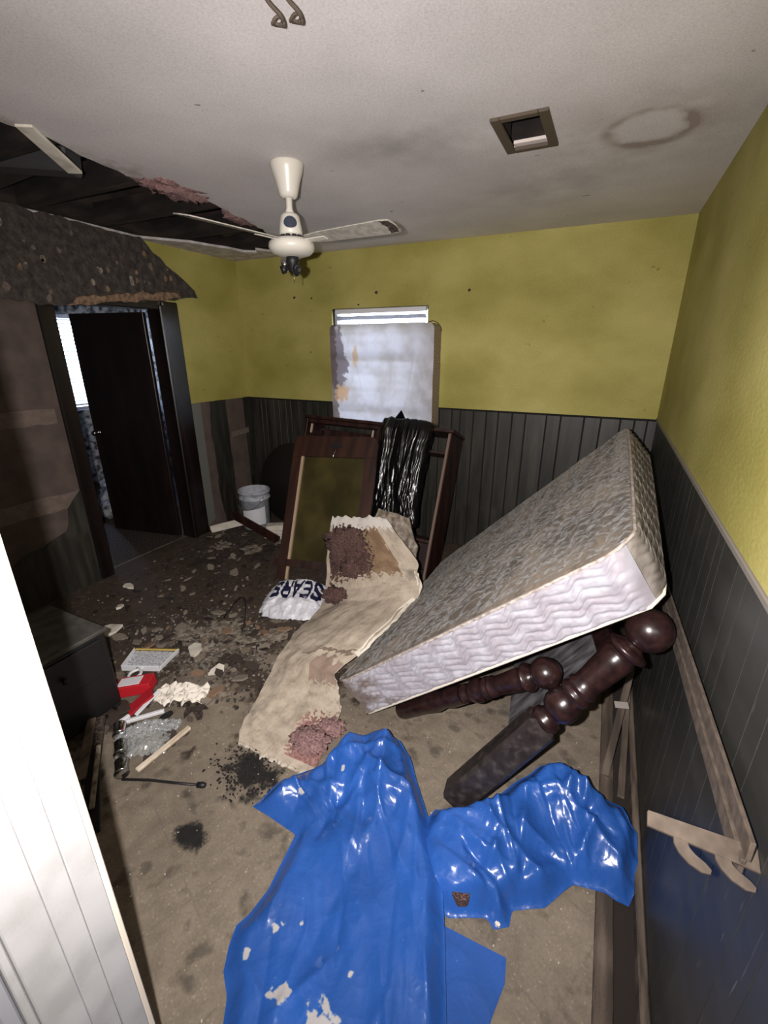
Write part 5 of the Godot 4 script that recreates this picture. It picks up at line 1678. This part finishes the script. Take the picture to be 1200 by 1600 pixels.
# ---------------------------------------------------------------- things on the left floor
func build_floor_left() -> void:
	var t := thing("black_nightstand", Vector3(-2.14, 0, -0.82), "black box-shaped nightstand beside the white door jamb", "nightstand")
	var s := st_new()
	span(s, Vector3(-2.36, 0.03, -1.03), Vector3(-1.94, 0.44, -0.6), 0.006)
	obj("body", s, M.black, t)
	s = st_new()
	span(s, Vector3(-2.37, 0.441, -1.04), Vector3(-1.93, 0.462, -0.59), 0.005)
	obj("top", s, tri_mat(grain_tex(220, 0.02, [c8(60, 57, 53), c8(84, 80, 75)]), Vector3(2, 2, 2), 0.7), t, "dusty grey top")
	s = st_new()
	span(s, Vector3(-1.939, 0.24, -1.0), Vector3(-1.93, 0.42, -0.63), 0.003)
	var dr := obj("drawer", s, M.black, t)
	s = st_new(true)
	lathe(s, along(Vector3(-1.93, 0.33, -0.815), Vector3(-1.8, 0.33, -0.815)), [Vector2(0.0, 0.0), Vector2(0.008, 0.0), Vector2(0.008, 0.012), Vector2(0.015, 0.018), Vector2(0.012, 0.026), Vector2(0.0, 0.028)], 14)
	var kb := obj("knob", s, M.black, dr)
	kb.position = Vector3.ZERO
	for q in [[-2.34, -1.01], [-2.34, -0.62], [-1.96, -1.01], [-1.96, -0.62]]:
		s = st_new()
		span(s, Vector3(q[0] - 0.015, 0, q[1] - 0.015), Vector3(q[0] + 0.015, 0.029, q[1] + 0.015), 0.002)
		obj("foot", s, M.black, t)
	# dustpan
	var o := Vector3(-2.09, 0.012, -1.30)
	var B := Basis(Vector3.UP, 0.42)
	var P := func(x, y, z): return o + B * Vector3(x, y, z)
	t = thing("dustpan", o, "white plastic dustpan with looped handle among the litter", "dustpan")
	s = st_new()
	prism(s, PackedVector2Array([Vector2(-0.13, -0.09), Vector2(0.13, -0.09), Vector2(0.105, 0.08), Vector2(-0.105, 0.08)]), o + B * Vector3(0, 0.02, 0), B * Vector3.RIGHT, B * Vector3(0, 0.05, 1), Vector3.UP, 0.004)
	obj("tray", s, tri_mat(grain_tex(221, 0.06, [c8(140, 142, 152), c8(206, 208, 214), c8(224, 224, 228)]), Vector3(4, 4, 4), 0.5), t)
	s = st_new()
	bar(s, P.call(-0.105, 0.035, 0.082), P.call(0.105, 0.035, 0.082), Vector3.UP, 0.035, 0.006, 0.002)
	bar(s, P.call(-0.128, 0.028, -0.088), P.call(-0.107, 0.035, 0.08), Vector3.UP, 0.026, 0.005, 0.002)
	bar(s, P.call(0.128, 0.028, -0.088), P.call(0.107, 0.035, 0.08), Vector3.UP, 0.026, 0.005, 0.002)
	obj("rim", s, M.white_plastic, t)
	s = st_new()
	bar(s, P.call(-0.13, 0.024, -0.094), P.call(0.13, 0.024, -0.094), Vector3.BACK, 0.014, 0.006, 0.002)
	obj("lip", s, flat(c8(206, 178, 92), 0.6), t, "yellow front lip")
	s = st_new(true)
	var hp := [P.call(-0.015, 0.04, 0.085)]
	for k in 15:
		var a := PI * 0.5 + 0.5 + (TAU - 1.0) * k / 14.0 
		hp.append(P.call(0.0 + 0.028 * cos(a - PI), 0.04, 0.135 - 0.034 * sin(a)))
	hp.append(P.call(0.015, 0.04, 0.085))
	tube(s, hp, 0.008, 8)
	obj("handle", s, M.white_plastic, t)
	# red and white carton
	t = thing("red_carton", Vector3(-1.93, 0, -1.10), "crushed red and white carton below the dustpan", "carton")
	s = st_new()
	block(s, Transform3D(Basis(Vector3.UP, 0.55) * Basis(Vector3.BACK, 0.12), Vector3(-1.95, 0.055, -1.12)), Vector3(0.17, 0.06, 0.085), 0.003)
	obj("upper_box", s, flat(c8(190, 32, 44), 0.5), t)
	s = st_new()
	block(s, Transform3D(Basis(Vector3.UP, 0.55) * Basis(Vector3.BACK, 0.12), Vector3(-1.965, 0.087, -1.105)), Vector3(0.11, 0.004, 0.06), 0.001)
	obj("white_panel", s, M.white_plastic, t)
	s = st_new()
	block(s, Transform3D(Basis(Vector3.UP, -0.5) * Basis(Vector3.RIGHT, 0.5), Vector3(-1.84, 0.045, -1.06)), Vector3(0.07, 0.012, 0.13), 0.002)
	obj("side_flap", s, flat(c8(168, 30, 42), 0.5), t)
	s = st_new()
	bar(s, Vector3(-1.80, 0.03, -1.0), Vector3(-1.79, 0.075, -1.13), Vector3.RIGHT, 0.02, 0.006, 0.001)
	obj("white_edge", s, M.white_plastic, t)
	# crumpled paper
	var n := noise(222, 8.0, 3)
	t = thing("crumpled_paper", Vector3(-1.74, 0, -1.15), "cream crumpled sheet of paper right of the red carton", "paper")
	s = st_new(true)
	sheet(s, 24, 16, func(u, v): return Vector3(-1.79, 0.03, -1.075) + Vector3(0.22, 0, -0.13) * u + Vector3(-0.05, 0, -0.1) * v + Vector3(0.01 * n.get_noise_2d(v * 3.0, 1.0), 0.045 * n.get_noise_2d(u * 0.7, v * 0.6) + 0.03 * sin(PI * u) * v, 0.02 * n.get_noise_2d(u * 1.0, 7.0)), true)
	obj("page", s, flat(c8(226, 218, 206), 0.8), t)
	t = thing("white_frame_strip", Vector3(-1.75, 0, -0.98), "thin white angled frame strip in front of the red carton", "strip")
	s = st_new()
	bar(s, Vector3(-1.84, 0.02, -0.93), Vector3(-1.70, 0.03, -1.08), Vector3.UP, 0.018, 0.018, 0.003)
	bar(s, Vector3(-1.84, 0.02, -0.93), Vector3(-1.83, 0.025, -0.99), Vector3.UP, 0.018, 0.018, 0.003)
	obj("strip", s, M.white_plastic, t)
	# clear film pack
	t = thing("clear_wrapper", Vector3(-1.63, 0, -0.97), "crumpled clear plastic wrapper by the pale stick", "wrapper")
	var film := flat(Color(0.82, 0.84, 0.84, 0.28), 0.08, 0.0, 0.8)
	film.transparency = BaseMaterial3D.TRANSPARENCY_ALPHA
	s = st_new(true)
	var n2 := noise(223, 12.0, 3, FastNoiseLite.TYPE_SIMPLEX_SMOOTH, FastNoiseLite.FRACTAL_RIDGED)
	sheet(s, 40, 34, func(u, v): return Vector3(-1.75, 0.02, -0.85) + Vector3(0.2, 0, -0.18) * u + Vector3(0.06, 0, 0.1) * v * 0.4 + Vector3(-0.05, 0, -0.09) * v + Vector3(0, 0.05 * sin(PI * u) * sin(PI * v) + 0.03 * absf(n2.get_noise_2d(u * 0.5, v * 0.4)), 0), true)
	sheet(s, 40, 34, func(u, v): return Vector3(-1.66, 0.015, -0.80) + Vector3(0.16, 0, -0.12) * u + Vector3(-0.1, 0, -0.13) * v + Vector3(0, 0.03 * sin(PI * u) * sin(PI * v) + 0.025 * absf(n2.get_noise_2d(u * 0.5 + 3.0, v * 0.4)), 0), true)
	obj("film", s, film, t)
	# pale stick, black rod
	t = thing("wooden_stick", Vector3(-1.52, 0, -0.93), "pale split wooden stick lying on the wrapper", "stick")
	s = st_new()
	bar(s, Vector3(-1.525, 0.03, -0.80), Vector3(-1.50, 0.04, -1.055), Vector3.RIGHT, 0.024, 0.014, 0.003)
	obj("stick", s, M.stick, t)
	t = thing("black_rod", Vector3(-1.4, 0, -0.82), "thin black rod with small tip lying on bare floor", "rod")
	s = st_new(true)
	tube(s, [Vector3(-1.56, 0.012, -0.755), Vector3(-1.46, 0.012, -0.80), Vector3(-1.35, 0.01, -0.84), Vector3(-1.255, 0.01, -0.875)], 0.0055, 8)
	obj("rod", s, M.black, t)
	s = st_new(true)
	lathe(s, along(Vector3(-1.262, 0.012, -0.872), Vector3(-1.22, 0.012, -0.888)), [Vector2(0, 0), Vector2(0.011, 0), Vector2(0.012, 0.02), Vector2(0.009, 0.034), Vector2(0, 0.036)], 12)
	obj("tip", s, M.black, t)
	# three shiny tins in a row
	for q in [[Vector3(-1.78, 0.035, -0.905), "farthest of three small shiny tins beside the jamb"], [Vector3(-1.68, 0.035, -0.84), "middle one of three small shiny tins beside the jamb"], [Vector3(-1.59, 0.035, -0.78), "nearest of three small shiny tins beside the jamb"]]:
		t = thing("metal_tin", q[0] - Vector3(0, 0.035, 0), q[1], "tin", "small tins by the jamb")
		s = st_new(true)
		var ax := Vector3(0.8, 0, 0.6)
		lathe(s, along(q[0] - ax * 0.035, q[0] + ax * 0.035), [Vector2(0, 0.002), Vector2(0.026, 0), Vector2(0.029, 0.003), Vector2(0.027, 0.007), Vector2(0.027, 0.063), Vector2(0.029, 0.067), Vector2(0.026, 0.07), Vector2(0, 0.068)], 20)
		obj("can", s, M.chrome, t)
	# dark slats stacked by the jamb
	var sl := [[Vector3(-1.55, 0.02, -0.60), Vector3(-1.92, 0.05, -0.90), 0.06, M.flake_dark, "dark long slat lying nearest the white jamb"], [Vector3(-1.45, 0.015, -0.56), Vector3(-1.77, 0.05, -0.78), 0.05, M.black, "black slat lying below the small tins"], [Vector3(-1.66, 0.06, -0.66), Vector3(-1.90, 0.085, -0.865), 0.035, M.old_board, "grey-brown lath lying on the dark slats"], [Vector3(-1.52, 0.045, -0.61), Vector3(-1.74, 0.075, -0.79), 0.018, M.plaster_dirty, "thin pale lath between the dark slats"]]
	for q in sl:
		t = thing("loose_slat", q[0], q[4], "slat", "slats by the jamb")
		s = st_new()
		bar(s, q[0], q[1], Vector3(-0.6, 0, 0.8), q[2], 0.012, 0.002)
		obj("slat", s, q[3], t)
	# thin cable loop on the muck
	t = thing("black_cable", Vector3(-2.0, 0, -1.9), "thin black cable looping up from the litter", "cable")
	s = st_new(true)
	var pts := []
	for k in 22:
		var a := k / 21.0
		pts.append(Vector3(-2.05 + 0.28 * a, 0.01 + 0.13 * sin(PI * clampf(a * 1.6, 0, 1)), -1.82 - 0.1 * sin(a * 5.0)))
	tube(s, pts, 0.004, 6)
	obj("wire", s, M.black, t)

func build_right_strips() -> void:
	var t := thing("tack_board", Vector3(0.24, 0, -1.6), "long brown wooden strip on the floor along the right wall", "board")
	var s := st_new()
	bar(s, Vector3(0.236, 0.012, 0.3), Vector3(0.232, 0.012, -2.7), Vector3.RIGHT, 0.05, 0.022, 0.003)
	obj("strip", s, M.old_board, t)
	t = thing("dirt_seam", Vector3(0.29, 0, -1.5), "black dirt filling the gap beside the right base board", "dirt", "", "stuff")
	s = st_new()
	prism(s, ragged([Vector2(0.255, -3.5), Vector2(0.325, -3.5), Vector2(0.325, 0.3), Vector2(0.255, 0.3)], 0.008, 0.03, 21), Vector3(0, 0.004, 0), Vector3.RIGHT, Vector3.BACK, Vector3.UP, 0.004)
	obj("dirt", s, M.muck, t)
	for q in [[Vector3(0.225, 0.03, -1.62), Vector3(0.315, 0.22, -2.18), 0.03, "lath leaning up from the floor strip to the right wall"], [Vector3(0.285, 0.02, -1.55), Vector3(0.318, 0.12, -2.3), 0.026, "second lath lying against the right base board"]]:
		t = thing("leaning_lath", q[0], q[3], "lath", "laths at the right wall")
		s = st_new()
		bar(s, q[0], q[1], Vector3(1, 0, 0.2), q[2], 0.012, 0.002)
		obj("lath", s, M.old_board, t)
	t = thing("tape_scrap", Vector3(0.28, 0.15, -2.0), "grey scrap of tape on the leaning laths", "tape")
	s = st_new()
	block(s, Transform3D(Basis(Vector3.UP, 0.3) * Basis(Vector3.RIGHT, 0.5), Vector3(0.272, 0.15, -1.93)), Vector3(0.06, 0.004, 0.03), 0.001)
	obj("scrap", s, flat(c8(150, 142, 136), 0.6), t)

# ---------------------------------------------------------------- litter
func shard_mesh(k: int, size: float, thick: float) -> ArrayMesh:
	var r := RandomNumberGenerator.new()
	r.seed = 500 + k
	var poly := PackedVector2Array()
	var n := 6 + k % 4
	for i in n:
		var a := TAU * i / n
		poly.append(Vector2(cos(a), sin(a) * r.randf_range(0.5, 0.8)) * size * r.randf_range(0.55, 1.0))
	var s := st_new()
	prism(s, poly, Vector3(0, thick * 0.5, 0), Vector3.RIGHT, Vector3.BACK, Vector3.UP, thick)
	s.generate_normals()
	return s.commit()

func scatter(called: String, count: int, pick: Callable, sizes: Vector2, thick: float, mats: Array, label: String, category: String, group: String, tilt := 0.25) -> void:
	var meshes := []
	for k in 8: meshes.append(shard_mesh(k + count, 1.0, thick))
	var taken := []
	for i in count:
		var p: Vector3 = pick.call()
		var free := false
		for attempt in 12:
			free = true
			for q in taken:
				if p.distance_to(q) < sizes.x + sizes.y * 0.8:
					free = false
					break
			if free: break
			p = pick.call()
		taken.append(p)
		var o := MeshInstance3D.new()
		o.mesh = meshes[rng.randi() % 8]
		o.material_override = mats[rng.randi() % mats.size()]
		o.name = numbered(self, called)
		add_child(o)
		var z := rng.randf_range(sizes.x, sizes.y)
		o.scale = Vector3(z, 1.0, z)
		o.rotation = Vector3(rng.randf_range(-tilt, tilt), rng.randf_range(0, TAU), rng.randf_range(-tilt, tilt))
		o.position = p + Vector3(0, thick * 0.5 + z * tilt * 0.3, 0)
		tag(o, label, category, group)

func build_litter() -> void:
	# pale pieces of the fallen ceiling
	var patch := func() -> Vector3:
		var c: Array = [[-2.05, -1.56, 0.16], [-2.0, -1.72, 0.18], [-1.85, -1.62, 0.14], [-1.72, -1.82, 0.12], [-2.2, -1.45, 0.12], [-1.6, -1.35, 0.1]]
		var q: Array = c[rng.randi() % c.size()]
		return Vector3(q[0] + rng.randfn(0, q[2]), rng.randf_range(0.0, 0.02), q[1] + rng.randfn(0, q[2] * 0.7))
	scatter("plaster_fragment", 70, patch, Vector2(0.012, 0.06), 0.01, [M.plaster_dirty, M.plaster_dirty, M.paper_brown, M.flake_dark], "pale broken plaster fragment in the heap beside the drywall sheet", "plaster", "plaster fragments on the floor")
	var back := func() -> Vector3:
		return Vector3(rng.randf_range(-3.15, -2.2), rng.randf_range(0.0, 0.03), rng.randf_range(-2.95, -2.25))
	scatter("paint_flake", 90, back, Vector2(0.02, 0.07), 0.005, [M.flake_dark, M.flake_dark, M.flake_dark, M.muck, M.plaster_dirty], "curled dirty paint flake on the wet litter by the doorway", "flake", "paint flakes by the doorway", 0.4)
	var mid := func() -> Vector3:
		return Vector3(rng.randf_range(-2.9, -1.6), rng.randf_range(0.0, 0.012), rng.randf_range(-2.3, -1.5))
	scatter("litter_scrap", 60, mid, Vector2(0.012, 0.05), 0.008, [M.flake_dark, M.muck, M.plaster_dirty], "dark scrap of rotten board on the rear floor", "scrap", "rotten board scraps")
	var jamb := func() -> Vector3:
		return Vector3(rng.randf_range(-1.95, -1.5), rng.randf_range(0.0, 0.02), rng.randf_range(-1.2, -0.85))
	scatter("litter_scrap", 24, jamb, Vector2(0.02, 0.06), 0.006, [M.flake_dark, M.old_board, M.black], "brown scrap of board among the rubbish near the carton", "scrap", "board scraps near the carton")
	# larger soggy sheets of ceiling paper and plaster skin
	var spots := [[-1.98, -1.72, 0.15, 0], [-1.80, -1.66, 0.11, 0], [-2.16, -1.60, 0.10, 0], [-1.92, -1.52, 0.09, 0], [-1.62, -1.80, 0.10, 0], [-2.34, -1.82, 0.09, 1], [-2.05, -1.45, 0.08, 1], [-1.72, -1.50, 0.09, 1], [-2.5, -2.2, 0.10, 1], [-2.75, -2.5, 0.11, 1], [-2.9, -2.68, 0.10, 0], [-2.62, -2.74, 0.11, 0], [-2.45, -2.6, 0.08, 1], [-3.05, -2.4, 0.08, 1], [-1.62, -1.18, 0.10, 1], [-1.55, -1.3, 0.06, 0]]
	var names := ["large pale soggy plaster skin among the litter left of the drywall sheet", "large brown soggy paper piece among the litter left of the drywall sheet"]
	for k in spots.size():
		var q: Array = spots[k]
		var on := []
		var nz := noise(400 + k, 1.2, 3)
		for i in 26:
			var a := TAU * i / 26.0
			on.append(Vector2(cos(a), 0.7 * sin(a)) * q[2] * (0.85 + 0.75 * nz.get_noise_2d(cos(a) * 1.2, sin(a) * 1.2)))
		var sk := thing("soggy_skin", Vector3(q[0], 0, q[1]), names[q[3]], "plaster", "soggy skins on the floor")
		var s := st_new()
		var up := Vector3(rng.randf_range(-0.1, 0.1), 1, rng.randf_range(-0.05, 0.12)).normalized()
		var ux := Vector3.RIGHT.rotated(Vector3.UP, rng.randf() * TAU)
		ux = (ux - up * ux.dot(up)).normalized()
		prism(s, PackedVector2Array(on), Vector3(q[0], 0.018, q[1]), ux, up.cross(ux), up, 0.005)
		obj("skin", s, M.plaster_dirty if q[3] == 0 else M.flake_dark, sk)
	# a few single pieces that stand out
	for q in [[Vector3(-2.60, 0.0, -1.41), 0.10, "white plaster piece behind the black nightstand"], [Vector3(-3.0, 0.0, -1.84), 0.06, "white plaster piece at the foot of the left wall"], [Vector3(-2.8, 0.0, -1.62), 0.04, "small white plaster crumb in the dark litter at left"], [Vector3(-1.93, 0.02, -1.48), 0.09, "large pale plaster flake above the crumpled paper"], [Vector3(-1.70, 0.01, -1.42), 0.06, "pale plaster flake between paper and drywall sheet"], [Vector3(-0.06, 0.0, -0.93), 0.012, "white splinter on the floor below the bunched tarpaulin"]]:
		var o := MeshInstance3D.new()
		o.mesh = shard_mesh(int(q[1] * 1000), q[1], 0.014)
		o.material_override = M.plaster
		o.name = numbered(self, "plaster_piece")
		add_child(o)
		o.position = q[0] + Vector3(0, 0.01, 0)
		o.rotation = Vector3(0.12, rng.randf() * 6.0, 0.1)
		tag(o, q[2], "plaster")
	var wl := MeshInstance3D.new()
	wl.mesh = shard_mesh(33, 0.035, 0.03)
	wl.material_override = M.insulation_brown
	wl.name = "brown_lump"
	add_child(wl)
	wl.position = Vector3(-0.175, 0.045, -0.93)
	tag(wl, "small brown lump lying on the tarpaulin between its two lobes", "lump")
	# crumbs too many to count
	var mm := MultiMesh.new()
	mm.transform_format = MultiMesh.TRANSFORM_3D
	mm.use_colors = true
	mm.mesh = shard_mesh(2, 1.0, 0.7)
	var N := 5200
	mm.instance_count = N
	for i in N:
		var p := Vector3.ZERO
		var col := Color(0.3, 0.25, 0.2)
		var sz := 0.0
		if i < 2600:
			p = Vector3(rng.randf_range(-3.2, -1.35), 0, rng.randf_range(-3.1, -1.25))
			sz = rng.randf_range(0.004, 0.017)
			col = Color(0.045, 0.034, 0.028) * rng.randf_range(0.4, 1.8)
			if rng.randf() < 0.05: col = Color(0.36, 0.33, 0.29) * rng.randf_range(0.4, 1.0)
		elif i < 3900:
			p = Vector3(-1.95 + rng.randfn(0, 0.25), 0, -1.58 + rng.randfn(0, 0.2))
			sz = rng.randf_range(0.003, 0.014)
			col = Color(0.3, 0.27, 0.23) * rng.randf_range(0.15, 1.0)
		elif i < 4400:
			p = Vector3(-1.12 + rng.randfn(0, 0.07), 0, -1.02 + rng.randfn(0, 0.06))
			sz = rng.randf_range(0.003, 0.01)
			col = Color(0.012, 0.009, 0.008)
		else:
			p = Vector3(rng.randf_range(-1.6, 0.2), 0, rng.randf_range(-2.0, -0.35))
			sz = rng.randf_range(0.001, 0.005)
			col = Color(0.5, 0.46, 0.4) * rng.randf_range(0.3, 1.0)
		col.a = 1.0
		var B := Basis.from_euler(Vector3(rng.randf_range(-0.4, 0.4), rng.randf() * TAU, rng.randf_range(-0.4, 0.4))).scaled(Vector3(sz, sz * 0.6, sz))
		mm.set_instance_transform(i, Transform3D(B, p + Vector3(0, sz * 0.25 + 0.002, 0)))
		mm.set_instance_color(i, col)
	var mi := MultiMeshInstance3D.new()
	mi.multimesh = mm
	var cm := flat(Color.WHITE, 0.95)
	cm.vertex_color_use_as_albedo = true
	mi.material_override = cm
	mi.name = "debris_crumbs"
	add_child(mi)
	tag(mi, "fine crumbs of plaster and rotten board strewn over the floor", "crumbs", "", "stuff")
	# paint-splash crumbs lying on the tarpaulin stay loose chips
